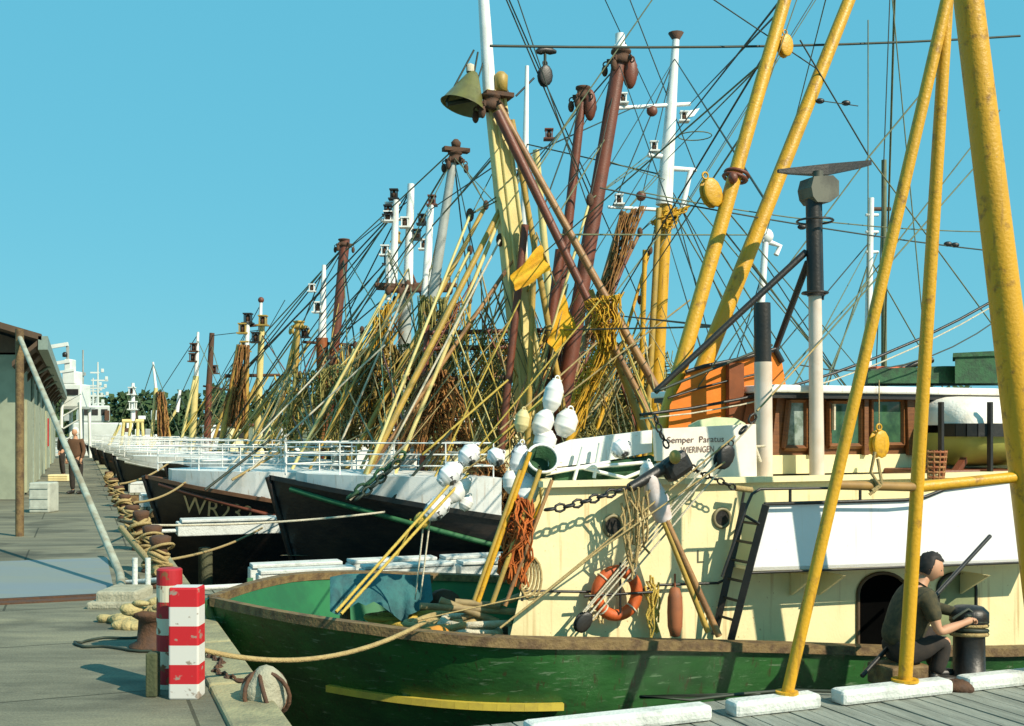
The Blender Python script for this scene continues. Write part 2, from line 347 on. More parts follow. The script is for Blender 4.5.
    # dark drain channel across the quay
    g0 = G(112, 598, QZ); mb = MB(); mb.bar(g0 + Vector((0, 0, 0.006)), g0 - N_ * 14 + Vector((0, 0, 0.006)), 0.16, 0.02)
    mb.bar(g0 + Vector((0, 0, 0.012)) + Vector((-.06, .14, 0)), g0 - N_ * 14 + Vector((-.06, .14, .012)), 0.05, 0.03)
    single(mb, 'drain_channel', rustm, 'dark iron drain channel running across the grey quay', 'drain')
    # wet, bluish paving patch beyond the drain
    wet = mat('worn_blue_paving', (0.20, 0.235, 0.25), 0.55, col2=(0.24, 0.25, 0.19), scale=1.0, amount=0.9, bump=0.3, stretch=(0.4, 2.5, 1))
    mb = MB(); g1 = g0 + Vector((-.1, .35, 0.004)); q = -N_ * 14; f_ = Vector((-K, 1, 0)) * 3.2
    mb.add([g1, g1 + q, g1 + q + f_, g1 + f_], [[0, 1, 2, 3]])
    single(mb, 'road_patch', wet, None, None, kind='structure')
    # far land and dike
    land = mat('far_grass', (0.03, 0.06, 0.02), 0.95, col2=(0.06, 0.08, 0.03), scale=0.1)
    mb = MB(); rows = []
    xs = [-500 + i * 25 for i in range(61)]
    vs_ = []
    for x in xs:
        h = 2.6 + 1.2 * noise.noise(Vector((x * .02, 0, 0)))
        for (y, z) in ((210, -0.3), (222, h * .8), (240, h + E * .4), (330, h + E * .5), (2600, 3.0)): vs_.append((x if y < 2000 else x * 6, y + 8 * noise.noise(Vector((x * .01, 3, 0))), z))
    fs = [[i * 5 + j, (i + 1) * 5 + j, (i + 1) * 5 + j + 1, i * 5 + j + 1] for i in range(len(xs) - 1) for j in range(4)]
    mb.add(vs_, fs, True); single(mb, 'hills', land, None, None, kind='structure')
quay()
def wood():
    leaf = mat('far_foliage', (0.022, 0.055, 0.016), 0.9, col2=(0.055, 0.095, 0.030), scale=0.5, amount=0.9)
    mb = MB(); rnd = random.Random(3)
    for i in range(230):
        x = -120 + i * 1.0 + rnd.uniform(-1.2, 1.2); y = 205 + rnd.uniform(0, 26)
        k = (x / y * F + 512)
        top = 6.4 + 2.3 * noise.noise(Vector((x * .045, 2, 1))) + 1.2 * noise.noise(Vector((x * .3, 0, 1))) + (0 if k < 420 else -0.5)
        base = E - 2
        hgt = 9.2 + 2.6 * noise.noise(Vector((x * .045, 2, 1))) + 1.6 * noise.noise(Vector((x * .3, 0, 1)))
        sp_ = rnd.uniform(2.4, 4.6); hgt *= rnd.uniform(.75, 1.05)
        mb.tube([(x, y, 2.0), (x, y, 2 + hgt * .6)], 0.16, 4)
        for j in range(120):
            a = rnd.uniform(0, 6.283); rr = rnd.random() ** .5; zz = rnd.random() ** 0.8
            w_ = sp_ * (1.0 - 0.6 * zz ** 2)
            c = Vector((x + math.cos(a) * rr * w_, y + math.sin(a) * rr * w_, 2.2 + zz * hgt))
            s_ = rnd.uniform(.3, .85); u = Vector((rnd.gauss(0, 1), rnd.gauss(0, 1), rnd.gauss(0, 1))).normalized(); v = u.orthogonal().normalized()
            mb.add([c + u * s_, c + v * s_, c - u * s_, c - v * s_ * .7], [[0, 1, 2, 3]])
    single(mb, 'distant_woodland', leaf, 'dark green wood on the far shore behind the masts', 'wood', kind='stuff')
wood()

# ------------------------------------------------------------------ boats
def lerp_tab(tab, x):
    if x <= tab[0][0]: return tab[0][1]
    for (a, va), (b, vb) in zip(tab, tab[1:]):
        if x <= b: return va + (vb - va) * (x - a) / (b - a)
    return tab[-1][1]
SPARS = []                                           # every spar's two ends, so that wires can be made fast to them
def to_px(p): return (512 + F * p.x / p.y, HY - F * (p.z - E) / p.y)
def near_spar(b, x, y, lim):
    best = None
    for (bb, p0, p1, a, c) in SPARS:
        dx, dy = c[0] - a[0], c[1] - a[1]; L2 = dx * dx + dy * dy
        if L2 < 1: continue
        t = max(0.0, min(1.0, ((x - a[0]) * dx + (y - a[1]) * dy) / L2)); d = math.hypot(x - a[0] - dx * t, y - a[1] - dy * t) + (0 if bb is b else 5)
        if d < lim and (best is None or d < best[0]):
            best = (d, bb, p0, p1, a, c)
    if not best: return None
    _, bb, p0, p1, a, c = best                       # nearest point in the picture, then the same point on the real spar
    lo = None
    for k in range(41):
        q = p0.lerp(p1, k / 40); u = to_px(q); d = math.hypot(u[0] - x, u[1] - y)
        if lo is None or d < lo[0]: lo = (d, q)
    return lo[1]
def crossing(b, x, y, dx, dy, reach):
    best = None
    for (bb, p0, p1, a, c) in SPARS:
        ex, ey = c[0] - a[0], c[1] - a[1]; den = dx * ey - dy * ex
        if abs(den) < 1e-6: continue
        t = ((a[0] - x) * ey - (a[1] - y) * ex) / den; u = ((a[0] - x) * dy - (a[1] - y) * dx) / den
        if 0 < t < reach and 0 <= u <= 1 and (best is None or t < best[0]): best = (t, x + dx * t, y + dy * t)
    return best
class Boat:
    def __init__(s, X0, D0, L, B, sheer, label, name='fishing_boat', group='fishing boats moored along the quay', deck=-2.1, rake=0.9, ent=3.6, pw=2.2):
        s.X0, s.D0, s.L, s.B, s.sheer, s.deck, s.rake, s.ent, s.pw = X0, D0, L, B, sheer, deck, rake, ent, pw
        s.root = thing(name, label, 'fishing boat', (X0, D0, 0), HEAD, group)
        s.rnd = random.Random(int(D0 * 10))
    def zr(s, x): return E + lerp_tab(s.sheer, x)
    def hw(s, x, z):
        zr = s.zr(x); f = max(0, min(1, z / zr)) if z > 0 else 0
        st = s.rake * (1 - f); t = max(0, min(1, (x - st) / (s.ent + 0.8 * (1 - f))))
        w_ = s.B / 2 * (1 - (1 - t) ** s.pw)
        q = max(0, (x - s.L * .75) / (s.L * .25)); w_ *= (1 - 0.35 * q * q)
        return w_ * (0.80 + 0.20 * f ** 0.8) if x >= st else 0
    def W(s, x, off, ze):                              # local (aft, towards camera, height above EYE) -> world
        return Vector((s.X0, s.D0, 0)) + N_ * x + S_ * off + Vector((0, 0, E + ze))
    def Q(s, px, py, off=0.0):                         # where the view ray meets the boat's own upright plane
        k = (px - 512) / F; x0 = s.X0 + S_.x * off; d0 = s.D0 + S_.y * off
        D = (d0 - K * x0) / (1 - K * k); return Vector((k * D, D, E - (py - HY) / F * D))
    def hull(s, m_out, m_rail, m_in, deckmat=None, strake=None, strake_z=-0.35):
        n = 44; lv = 9; mb = MB(); inn = MB()
        for sgn in (1, -1):
            vs_ = []; iv = []
            for i in range(n + 1):
                u = (i / n) ** 1.5
                for j in range(lv + 1):
                    f = j / lv; x = u * s.L
                    x = max(x, s.rake * (1 - f)) if i > 0 else s.rake * (1 - f)
                    zr = s.zr(x); z = -0.5 + (zr + 0.5) * f
                    w_ = s.hw(x, max(z, 0.0))
                    p = Vector((s.X0, s.D0, 0)) + N_ * x + S_ * (w_ * sgn) + Vector((0, 0, z)); vs_.append(p)
                x0_ = max(u * s.L, .15); zr = s.zr(x0_)
                for z in (zr, E + s.deck):
                    x = max(x0_, s.rake * (1 - z / zr) + .14)
                    w_ = max(0.0, s.hw(x, z) - 0.10)
                    iv.append(Vector((s.X0, s.D0, 0)) + N_ * x + S_ * (w_ * sgn) + Vector((0, 0, z)))
            mb.add(vs_, [[i * (lv + 1) + j, (i + 1) * (lv + 1) + j, (i + 1) * (lv + 1) + j + 1, i * (lv + 1) + j + 1] for i in range(n) for j in range(lv)], True)
            inn.add(iv, [[i * 2, i * 2 + 2, i * 2 + 3, i * 2 + 1] for i in range(n)], True)
        # transom
        e = [Vector((s.X0, s.D0, 0)) + N_ * s.L + S_ * (sg * s.hw(s.L, max(z, 0))) + Vector((0, 0, z)) for sg, z in ((1, -.5), (1, s.zr(s.L)), (-1, s.zr(s.L)), (-1, -.5))]
        mb.add(e, [[0, 1, 2, 3]])
        # the hull is one watertight-looking shell: stem post closes the bow
        st = [Vector((s.X0, s.D0, 0)) + N_ * (s.rake * (1 - j / 8) - 0.03) + Vector((0, 0, -0.5 + (s.zr(0) + 0.52) * j / 8)) for j in range(9)]
        mb.tube(st, 0.055, 6)
        h = part(mb, 'hull', m_out, s.root)
        part(inn, 'bulwark', m_in, s.root)
        dk = MB(); L_ = [s.W(max(u * s.L / 20, .15), max(0, s.hw(max(u * s.L / 20, .15), E + s.deck) - .1), s.deck) for u in range(21)]
        R2 = [s.W(max(u * s.L / 20, .15), -max(0, s.hw(max(u * s.L / 20, .15), E + s.deck) - .1), s.deck) for u in range(21)]
        dk.add(L_ + R2, [[i, i + 1, i + 22, i + 21] for i in range(20)]); part(dk, 'deck', deckmat or deckm, s.root)
        for sgn in (1, -1):
            rb = MB(); pts = []
            for i in range(n + 1):
                x = (i / n) ** 1.5 * s.L; pts.append((x, max(0, s.hw(x, s.zr(x)) - .05) * sgn, s.zr(x) - E))
            q = [s.W(a, b, c + .02) for a, b, c in pts]
            vs_ = []
            for (a, b, c) in pts:
                o2 = sgn * .085; 
                vs_ += [s.W(a, b + o2, c - .03), s.W(a, b + o2, c + .045), s.W(a, b - o2, c + .045), s.W(a, b - o2, c - .03)]
            rb.add(vs_, [[i * 4 + j, i * 4 + (j + 1) % 4, i * 4 + 4 + (j + 1) % 4, i * 4 + 4 + j] for i in range(n) for j in range(4)])
            part(rb, 'rail_cap', m_rail, s.root)
        if strake:
            for sgn in (1, -1):
                rb = MB(); pts = []
                for i in range(3, n + 1):
                    x = (i / n) ** 1.5 * s.L; z = s.zr(x) + (strake_z(x) if callable(strake_z) else strake_z); pts.append(Vector((s.X0, s.D0, 0)) + N_ * x + S_ * ((s.hw(x, z) + .02) * sgn) + Vector((0, 0, z)))
                rb.tube(pts, 0.045, 6); part(rb, 'rubbing_strake', strake, s.root)
        return h
    def on_hull(s, body, x0, ze, size, m, name='lettering', sgn=1, slant=0, parent=None, squeeze=1.0):
        vs_, fs = text_mesh(body, size); mb = MB(); out = []
        for v in vs_:
            x = x0 + v.x; z = E + ze + v.y + slant * v.x
            x = x0 + v.x * squeeze; out.append(Vector((s.X0, s.D0, 0)) + N_ * x + S_ * ((s.hw(x, z) + .018) * sgn) + Vector((0, 0, z)))
        mb.add(out, fs); part(mb, name, m, s.root, parent)
    def spar(s, name, m, a, b, wa, wb=None, o0=0.0, o1=None, ground=False, n=10, parent=None, label=None):
        """a, b: (px, py) ends in the photo; wa, wb: widths there in px; o0, o1: sideways swing in metres"""
        o1 = o0 if o1 is None else o1; wb = wa if wb is None else wb
        p0 = s.Q(*a, o0); p1 = s.Q(*b, o1)
        r0 = wa / F * p0.y / 2; r1 = wb / F * p1.y / 2
        if ground:
            d = (p1 - p0); zt = E + (s.deck if ground is True else -.85)
            if (p1.z > zt or ground == 'top') and d.z < -1e-3:
                t = (zt - p0.z) / d.z
                if t < 4: p1 = p0 + d * t
        SPARS.append((s, p0, p1, to_px(p0), to_px(p1)))
        mb = MB(); mb.tube([p0, p0.lerp(p1, .5), p1], [r0, (r0 + r1) / 2, r1], n); return part(mb, name, m, s.root, parent, label)
    def line(s, m, a, b, wpx=1.3, o0=0.0, o1=None, sag=0.0, name='stay', parent=None, tk=None, snap=False):
        o1 = o0 if o1 is None else o1
        p0 = s.Q(*a, o0); p1 = s.Q(*b, o1)
        if snap:
            L = math.hypot(b[0] - a[0], b[1] - a[1]); ux, uy = (b[0] - a[0]) / L, (b[1] - a[1]) / L; new = []
            for (e, sg, off) in ((a, -1, o0), (b, 1, o1)):
                q = near_spar(s, e[0], e[1], 12)
                if q is None:
                    cr = crossing(s, e[0], e[1], ux * sg, uy * sg, 130)
                    if cr: q = near_spar(s, cr[1], cr[2], 6)
                    if q is None and uy * sg < 0 and e[1] < 120: q = s.Q(e[0] + ux * sg * 260, e[1] + uy * sg * 260, off)
                    if q is None and uy * sg > .15 and e[1] < 455: k = (462 - e[1]) / (uy * sg); q = s.Q(e[0] + ux * sg * k, 462, off) if k < 260 else None
                new.append(q)
            if new[0] is None and uy * -1 < 0: return None           # nothing to hang from: leave this wire out
            if new[0] is None: new[0] = p0
            if new[1] is None: new[1] = p1
            if new[0].y > 0 and new[1].y > 0: p0, p1 = new
        r = max(0.006, wpx / F * (p0.y + p1.y) / 2 / 2)
        mb = MB(); mb.tube(sagline(p0, p1, sag, 8) if sag else [p0, p1], r, 5, caps=False); return part(mb, name, m, s.root, parent)
    def at(s, px, py, off=0): return s.Q(px, py, off)

TRAWL = lambda zb: [(0, zb), (0.8, zb - .17), (2.2, zb - .42), (3.1, zb - .57), (5, zb - .80), (12, zb - .85), (16, zb - .6)]
def forecastle(b, x0, x1, ztop, m, inset=0.20):
    mb = MB(); n = 14; vs_ = []
    for i in range(n + 1):
        x = x0 + (x1 - x0) * i / n; w_ = max(0.03, b.hw(x, b.zr(x)) - inset) * (0.55 if False else 1)
        wl_ = min(w_, max(0.02, b.hw(x, E + b.deck) - .12))
        zb_ = max(b.deck, b.zr(x) - E - .35); wl_ = min(w_, max(.02, b.hw(x, E + zb_) - .12))
        for sg, z in ((1, zb_), (1, ztop), (-1, ztop), (-1, zb_)): vs_.append(b.W(x, (wl_ if z == zb_ else w_) * sg, z if z == zb_ else z + .04 * (1 - x / x1)))
    mb.add(vs_, [[i * 4 + j, i * 4 + (j + 1) % 4, i * 4 + 4 + (j + 1) % 4, i * 4 + 4 + j] for i in range(n) for j in range(4)])
    mb.add(vs_[:4], [[0, 1, 2, 3]]); mb.add(vs_[-4:], [[3, 2, 1, 0]])
    part(mb, 'forecastle', m, b.root)
def guard_rail(b, x0, x1, z0, z1, m, inset=0.42, rows=3, step=0.7, r=0.012):
    """a pipe guard rail round the forecastle, one part"""
    mb = MB(); pts = []
    n = max(2, int((x1 - x0) / step))
    for sg in (1, -1):
        side = [(x0 + (x1 - x0) * i / n) for i in range(n + 1)]
        P_ = [(x, sg * max(0.05, b.hw(x, b.zr(x)) - inset)) for x in side]
        for (x, y) in P_: mb.tube([b.W(x, y, z0), b.W(x, y, z1)], r, 5)
        for k in range(rows):
            z = z0 + (z1 - z0) * (k + 1) / rows; mb.tube([b.W(x, y, z) for x, y in P_], r, 5)
    for k in range(rows):
        z = z0 + (z1 - z0) * (k + 1) / rows
        w_ = b.hw(x1, b.zr(x1)) - inset; mb.tube([b.W(x1, w_, z), b.W(x1, -w_, z)], r, 5)
    part(mb, 'guard_rail', m, b.root)
def lamp_box(b, p, m=white, s=0.16, name='deck_lamp', parent=None):
    s = s * .74
    """a deck light in an open frame: housing, four posts, cap"""
    mb = MB(); p = Vector(p)
    mb.box(p + Vector((0, 0, s * .1)), (s * 1.5, s * 1.5, s * .2)); mb.box(p + Vector((0, 0, s * 1.4)), (s * 1.2, s * 1.2, s * .18))
    for a in (-1, 1):
        for c in (-1, 1): mb.box(p + Vector((a * s * .42, c * s * .42, s * .75)), (s * .14, s * .14, s * 1.2))
    o = part(mb, name, m, b.root, parent)
    m2 = MB(); m2.lathe([(0.01, 0), (s * .3, .02), (s * .34, s * .6), (s * .2, s * 1.05), (.01, s * 1.1)], p + Vector((0, 0, s * .2)), n=10)
    if parent is None: part(m2, 'lamp_glass', rustm, b.root, o)
    return o
def block(b, c, m, r=0.13, axis=None, name='pulley_block', parent=None, length=1.35):
    """a rigging block: two cheeks, a sheave between them and a shackle"""
    c = Vector(c); ax = Vector(axis or (0, 0, 1)).normalized(); sd = S_.copy(); pr = ax.cross(sd).normalized()
    mb = MB()
    for sg in (-1, 1): mb.blob(c + sd * sg * r * .38, (r * .92, r * length, r * .16), 12, 8, (pr, ax, sd))
    mb.blob(c, (r * .8, r * 1.05, r * .3), 12, 6, (pr, ax, sd))
    mb.ring(c + ax * r * (length + .25), sd, r * .3, r * .09, 10, 5)
    return part(mb, name, m, b.root, parent)

def head_fit(b, c, r, m=None):
    """masthead band with lugs, shackles and two small blocks"""
    c = Vector(c); mb = MB(); mb.lathe([(r * .6, -.14), (r, -.12), (r * 1.05, -.02), (r * .8, .0), (r * .8, .07), (r, .09), (r, .13), (r * .5, .15), (0, .15)], c, n=14)
    for k in range(5):
        a = k * 1.257 + .4; d = Vector((math.cos(a), math.sin(a), 0)); mb.box(c + d * r * 1.15 - Vector((0, 0, .05)), (r * .5, .03, .09), d, Vector((-d.y, d.x, 0))); mb.ring(c + d * r * 1.5 - Vector((0, 0, .1)), Vector((-d.y, d.x, 0)), .05, .014, 10, 5)
        if k in (0, 2, 3): mb.blob(c + d * r * 1.6 - Vector((0, 0, .22)), (.06, .05, .11), 8, 6)
    part(mb, 'mast_band', m or rustm, b.root)
# ---- near green boat
b1 = Boat(-2.69, 9.75, 13.0, 4.4, [(0, -1.52), (1, -1.56), (2.2, -1.66), (3.3, -1.75), (4.5, -1.86), (5.6, -1.97), (7, -2.08), (9, -2.17), (13, -2.0)],
          'green wooden hulled fishing boat with cream deckhouse, nearest the camera', deck=-2.30, ent=2.5, pw=2.6)
b1.hull(green, railb, greenin, strake=None)
def b1_house():
    b = b1; NEAR = 1.72; r = b.root
    # main casing with its raked front, walls 3.4 m apart
    zt = -0.46
    q = b.Q
    f0 = q(492, 640, NEAR); f1 = q(545, 489, NEAR)
    x_of = lambda p: (p - Vector((b.X0, b.D0, 0))).dot(N_)
    x0, x1 = x_of(f0), x_of(f1); xe = 9.6
    mb = MB(); prof = [(x0, b.deck), (x1, zt), (xe, zt + .02), (xe, b.deck)]
    A = [b.W(x, NEAR, z) for x, z in prof]; Z = [b.W(x + (1.55 if k < 2 else 0), -NEAR, z) for k, (x, z) in enumerate(prof)]
    mb.add(A + Z, [[0, 1, 2, 3], [7, 6, 5, 4], [0, 4, 5, 1], [1, 5, 6, 2], [2, 6, 7, 3], [3, 7, 4, 0]])
    house = part(mb, 'deckhouse', cream, r)
    mb = MB(); mb.bar(b.W(x1 - .05, NEAR + .03, zt + .015), b.W(xe, NEAR + .03, zt + .035), .10, .05); mb.bar(b.W(x1, NEAR + .035, zt + .02), b.W(x1 + 1.55, -NEAR, zt + .02), .08, .06)
    part(mb, 'deck_edge', cream, r, house)
    # portholes
    for (px, py, rp) in ((613, 526, 10), (722, 518, 9)):
        c = q(px, py, NEAR + .012); R_ = rp / F * c.y
        m1 = MB(); m1.ring(c, S_, R_ * 1.02, .016, 22, 6); po = part(m1, 'porthole', mat('bronze_dull', (.22, .19, .10), .5), r, house)
        m2 = MB(); m2.lathe([(0.001, .0), (R_, .0), (R_, .012), (.001, .012)], c - S_ * .01, S_, 22, False); part(m2, 'porthole_glass', black, r, po)
    # handrails on the wall (bent tube)
    def rail(pts, w_=3, name='handrail', off=.07, m=black):
        mb = MB(); mb.tube([q(x, y, NEAR + off) for x, y in pts], w_ / F * 9.3 / 2, 6); return part(mb, name, m, r, house)
    rail([(522, 601), (523, 593), (528, 591), (601, 592)]); rail([(642, 590), (660, 585), (718, 583), (724, 580), (730, 566), (744, 492)])
    for (x, y) in ((560, 592), (700, 583), (736, 530)):
        mb = MB(); mb.tube([q(x, y, NEAR + .07), q(x, y, NEAR - .01)], .012, 5); part(mb, 'rail_bracket', black, r, house)
    # tall bent pipe frame in front of the side screen
    rail([(722, 577), (747, 505), (752, 494), (760, 489), (840, 488), (915, 489), (940, 487)], 3, off=.62); rail([(744, 515), (759, 524)], 3, off=.62)
    # sloping white side screen carried outboard on the bulwark deck
    SC = 2.12
    poly = [(765, 505), (905, 501), (940, 491), (1060, 476), (1060, 560), (988, 563), (750, 571)]
    mb = MB(); mb.slab([q(x, y, SC) for x, y in poly], -S_ * .035); sc = part(mb, 'side_screen', white2, r, label='large plain white side screen')
    mb = MB(); mb.tube([q(x, y, SC + .01) for x, y in [(750, 573), (765, 504), (905, 500), (925, 497), (945, 489), (1060, 474)]], .017, 6); mb.tube([q(750, 573, SC + .01), q(1060, 561, SC + .01)], .012, 6)
    part(mb, 'screen_frame', black, r, sc)
    # flat shelf behind the screen's foot: this is what shades the wall
    za = q(750, 571, SC).z - E
    mb = MB(); a0 = q(752, 571, SC); a1 = q(1060, 561, SC)
    mb.slab([a0, a1, a1 - S_ * (SC - NEAR + .02), a0 - S_ * (SC - NEAR + .02)], (0, 0, .03)); part(mb, 'side_shelf', cream, r)
    for px in (790, 818, 960):
        mb = MB(); p = q(px, 571, NEAR + .02); mb.slab([p, p + S_ * .36 + Vector((0, 0, 0)), p - Vector((0, 0, .22))], N_ * .03); part(mb, 'shelf_bracket', cream, r)
    for px in (790, 860):
        mb = MB(); mb.tube([q(px, 488, SC), q(px, 503, SC)], .014, 5); part(mb, 'screen_stanchion', black, r, sc)
    # flat black arch with the doorway's darkness painted in, and the second, lighter arch
    def arch(px0, px1, ytop, ybot, m, name, off=.014, n=14, frame=False):
        cx = (px0 + px1) / 2; rx = (px1 - px0) / 2
        pts = [(px0, ybot)] + [(cx - rx * math.cos(math.pi * i / n), ytop + rx * .85 - rx * .85 * math.sin(math.pi * i / n)) for i in range(n + 1)] + [(px1, ybot)]
        w3 = [q(x, y, NEAR + off) for x, y in pts]; mb = MB()
        if frame: mb.tube(w3, .018, 6)
        else: mb.slab(w3, -S_ * .02)
        return part(mb, name, m, r, house)
    painted_dark = mat('painted_dark_interior', (.003, .003, .003), .9); d1 = arch(858, 908, 573, 650, painted_dark, 'doorway', .012); mb = MB(); 
    arch(858, 908, 573, 650, mat('door_frame_brown', (.10, .06, .03), .6), 'door_frame', .012, frame=True)
    arch(938, 976, 573, 650, mat('door_green_shade', (.22, .25, .12), .6), 'side_door', .010); arch(938, 976, 573, 650, black, 'door_frame', .012, frame=True)
    # ladder
    mb = MB(); A0, A1 = q(766, 505, NEAR + .50), q(731, 640, NEAR + .30)
    B0, B1_ = q(781, 505, NEAR + .50), q(748, 640, NEAR + .30)
    B0, B1_ = A0 + N_ * .0 - S_ * .32, A1 - S_ * .26
    mb.bar(A0, A1, .035, .06); mb.bar(B0, B1_, .035, .06)
    ld = part(mb, 'ladder', black, r)
    for i in range(1, 7):
        m2 = MB(); m2.tube([A0.lerp(A1, i / 7), B0.lerp(B1_, i / 7)], .013, 5); part(m2, 'rung', black, r, ld)
    # letter on the wall
    vs_, fs = text_mesh('L', .16); c = q(696, 563, NEAR + .004); mb = MB(); mb.add([c + N_ * v.x + Vector((0, 0, v.y)) for v in vs_], fs); part(mb, 'lettering', mat('mark_grey', (.10, .10, .06), .7), r, house)
    # wheelhouse
    WO = 1.0; zb = zt + .03
    x0 = x_of(q(771, 480, WO)); x1 = x_of(q(1075, 480, WO)); ztw = q(800, 394, WO).z - E
    mb = MB(); prof = [(x0 + .02, zb), (x0 + .10, ztw), (x1, ztw + .04), (x1, zb)]
    lower = q(800, 455, WO).z - E
    A = [(x0, zb), (x0 + .02, lower), (x1, lower), (x1, zb)]; mb.slab([b.W(x, WO, z) for x, z in A], -S_ * 2 * WO)
    wh = part(mb, 'wheelhouse', cream, r)
    mb = MB(); A = [(x0 + .02, lower), (x0 + .10, ztw), (x1, ztw), (x1, lower)]; mb.slab([b.W(x, WO - .03, z) for x, z in A], -S_ * (2 * WO - .06)); 
    part(mb, 'wheelhouse_panelling', brown, r, wh)
    mb = MB(); mb.box(b.W((x0 + x1) / 2 - .02, 0, ztw + .045), (x1 - x0 + .26, 2 * WO + .34, .075), N_, -S_, (0, 0, 1), .02); rf = part(mb, 'roof', white, r, wh)
    mb = MB(); mb.box(b.W((x0 + x1) / 2 - .02, 0, ztw - .02), (x1 - x0 + .2, 2 * WO + .26, .05), N_, -S_); part(mb, 'roof_fascia', black, r, wh)
    for k, (wx0, wx1, wy0, wy1, sl) in enumerate([(784, 806, 400, 448, 5), (829, 861, 401, 446, 0), (871, 903, 399, 445, 0)]):
        pl = [q(wx0, wy1, WO + .0), q(wx1, wy1, WO), q(wx1, wy0, WO), q(wx0 + sl, wy0, WO)]
        mb = MB()
        for i in range(4): mb.tube([pl[i], pl[(i + 1) % 4]], .028, 4, smooth=False)
        wf = part(mb, 'window', brown, r, wh, 'front window with a painted pale reflection' if k == 0 else None)
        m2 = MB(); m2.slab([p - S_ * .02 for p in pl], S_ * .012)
        part(m2, 'window_pane', glass if k else mat('pale_reflection_glass', (.30, .36, .33), .15, col2=(.10, .14, .10), scale=7, amount=1), r, wf)  # first pane's pale reflection is painted into its colour
    for (pa_, pb_, pw) in ((812, 812, .07), (865, 865, .05), (911, 909, .09)):
        mb = MB(); mb.bar(q(pa_, 455, WO + .02), q(pb_, 395, WO + .02), pw, .05, up=S_); part(mb, 'door_post', brown, r, wh)
    mb = MB(); mb.bar(q(834, 430, WO + .03), q(834, 404, WO + .03), .02, .03, up=S_); part(mb, 'door_handle', ropew, r, wh)
    # green roof chests
    mb = MB(); c0 = q(870, 382, .6); mb.slab([q(868, 383, .7), q(868, 369, .7), q(944, 366, .7), q(968, 366, .7), q(968, 383, .7)], Vector((.2, .8, 0))); part(mb, 'roof_locker', greend, r)
    mb = MB(); mb.slab([q(955, 383, .85), q(955, 356, .85), q(1010, 353, .85), q(1010, 383, .85)], Vector((.3, .7, 0))); gb = part(mb, 'roof_chest', greend, r)
    mb = MB(); mb.slab([q(953, 357, .88), q(953, 353, .88), q(1012, 350, .88), q(1012, 355, .88)], Vector((.3, .76, 0))); part(mb, 'chest_lid', greend, r, gb)
    mb = MB(); mb.box(q(886, 371, .5), (.42, .2, .09), N_, -S_, (0, 0, 1), .03); part(mb, 'orange_hood', orange2, r)
    mb = MB(); mb.tube([q(896, 370, .5), q(915, 364, .5), q(932, 360, .5)], .035, 8); part(mb, 'horn', black, r)
    # funnel pipe and radar mast
    mb = MB(); mb.tube([q(764, 482, 1.35), q(763, 362, 1.35)], .082, 14); fp = part(mb, 'exhaust_pipe', mat('pinkish_white', (.66, .56, .47), .5, col2=(.5, .38, .26), scale=3), r)
    mb = MB(); mb.tube([q(763, 363, 1.35), q(762, 303, 1.35)], .078, 14); part(mb, 'exhaust_tip', black, r, fp)
    mb = MB(); mb.tube([q(817, 480, 1.25), q(815, 296, 1.25)], .072, 14, r1=.062); rm = part(mb, 'radar_mast', mat('pinkish_white', (.66, .56, .47)), r)
    mb = MB(); mb.tube([q(815, 296, 1.25), q(813, 200, 1.25)], .075, 14, r1=.07); mb.tube([q(822, 300, 1.25), q(820, 200, 1.25)], .02, 6); part(mb, 'mast_head', black, r, rm)
    mb = MB(); c = q(815, 221, 1.25); mb.ring(c, (0, 0, 1), .17, .012, 20, 5); part(mb, 'mast_hoop', black, r, rm); mb = MB(); c = q(815, 293, 1.25); mb.ring(c, (0, 0, 1), .12, .012, 20, 5); part(mb, 'mast_hoop', black, r, rm)
    mb = MB(); c = q(818, 192, 1.25)
    prof = [(-.13, -.07), (-.15, .02), (-.12, .12), (.10, .15), (.17, .10), (.17, -.04), (.07, -.11), (-.08, -.12)]
    dk_ = mat('radar_casing', (.06, .06, .045), .6, col2=(.18, .18, .13), scale=5)
    mb.slab([c + N_ * x * 1.0 + S_ * .10 + Vector((0, 0, z)) for x, z in prof], -S_ * .22); mb.tube([c + Vector((0, 0, .1)), c + Vector((0, 0, .2))], .05, 10)
    rc = part(mb, 'radar_motor', dk_, r)
    mb = MB(); a = q(778, 173, 1.15); e = q(870, 164, 1.15); m_ = a.lerp(e, .5)
    ring = []
    for (t, h, dd) in ((0, .03, .03), (.12, .055, .06), (.5, .105, .12), (.88, .07, .07), (1, .05, .05)):
        p = a.lerp(e, t); ring.append([p + Vector((0, 0, .035)) + S_ * dd / 2, p + Vector((0, 0, .035)) - S_ * dd / 2, p + Vector((0, 0, .035 - h)) - S_ * dd / 2, p + Vector((0, 0, .035 - h)) + S_ * dd / 2])
    vs_ = [v for g in ring for v in g]; mb.add(vs_, [[i * 4 + j, i * 4 + (j + 1) % 4, i * 4 + 4 + (j + 1) % 4, i * 4 + 4 + j] for i in range(4) for j in range(4)] + [[3, 2, 1, 0], [16, 17, 18, 19]])
    part(mb, 'radar_scanner', black, r, rc)
    # black struts of the radar mast
    b.spar('strut', black, (806, 252), (655, 392), 7, 6, 1.2, .9); b.spar('strut', black, (808, 262), (776, 348), 7, 6, 1.2, .6)
    # name board with its white dodger
    mb = MB(); mb.slab([q(657, 461, 1.55), q(655, 429, 1.55), q(756, 424, 1.55), q(757, 482, 1.55), q(690, 482, 1.55), q(690, 462, 1.55)], -S_ * .05)
    nb = part(mb, 'name_board', mat('pink_white_board', (.80, .74, .64), .5, col2=(.68, .58, .45), scale=3, amount=.5), r)
    ink = mat('ink_red_brown', (.16, .07, .05), .7)
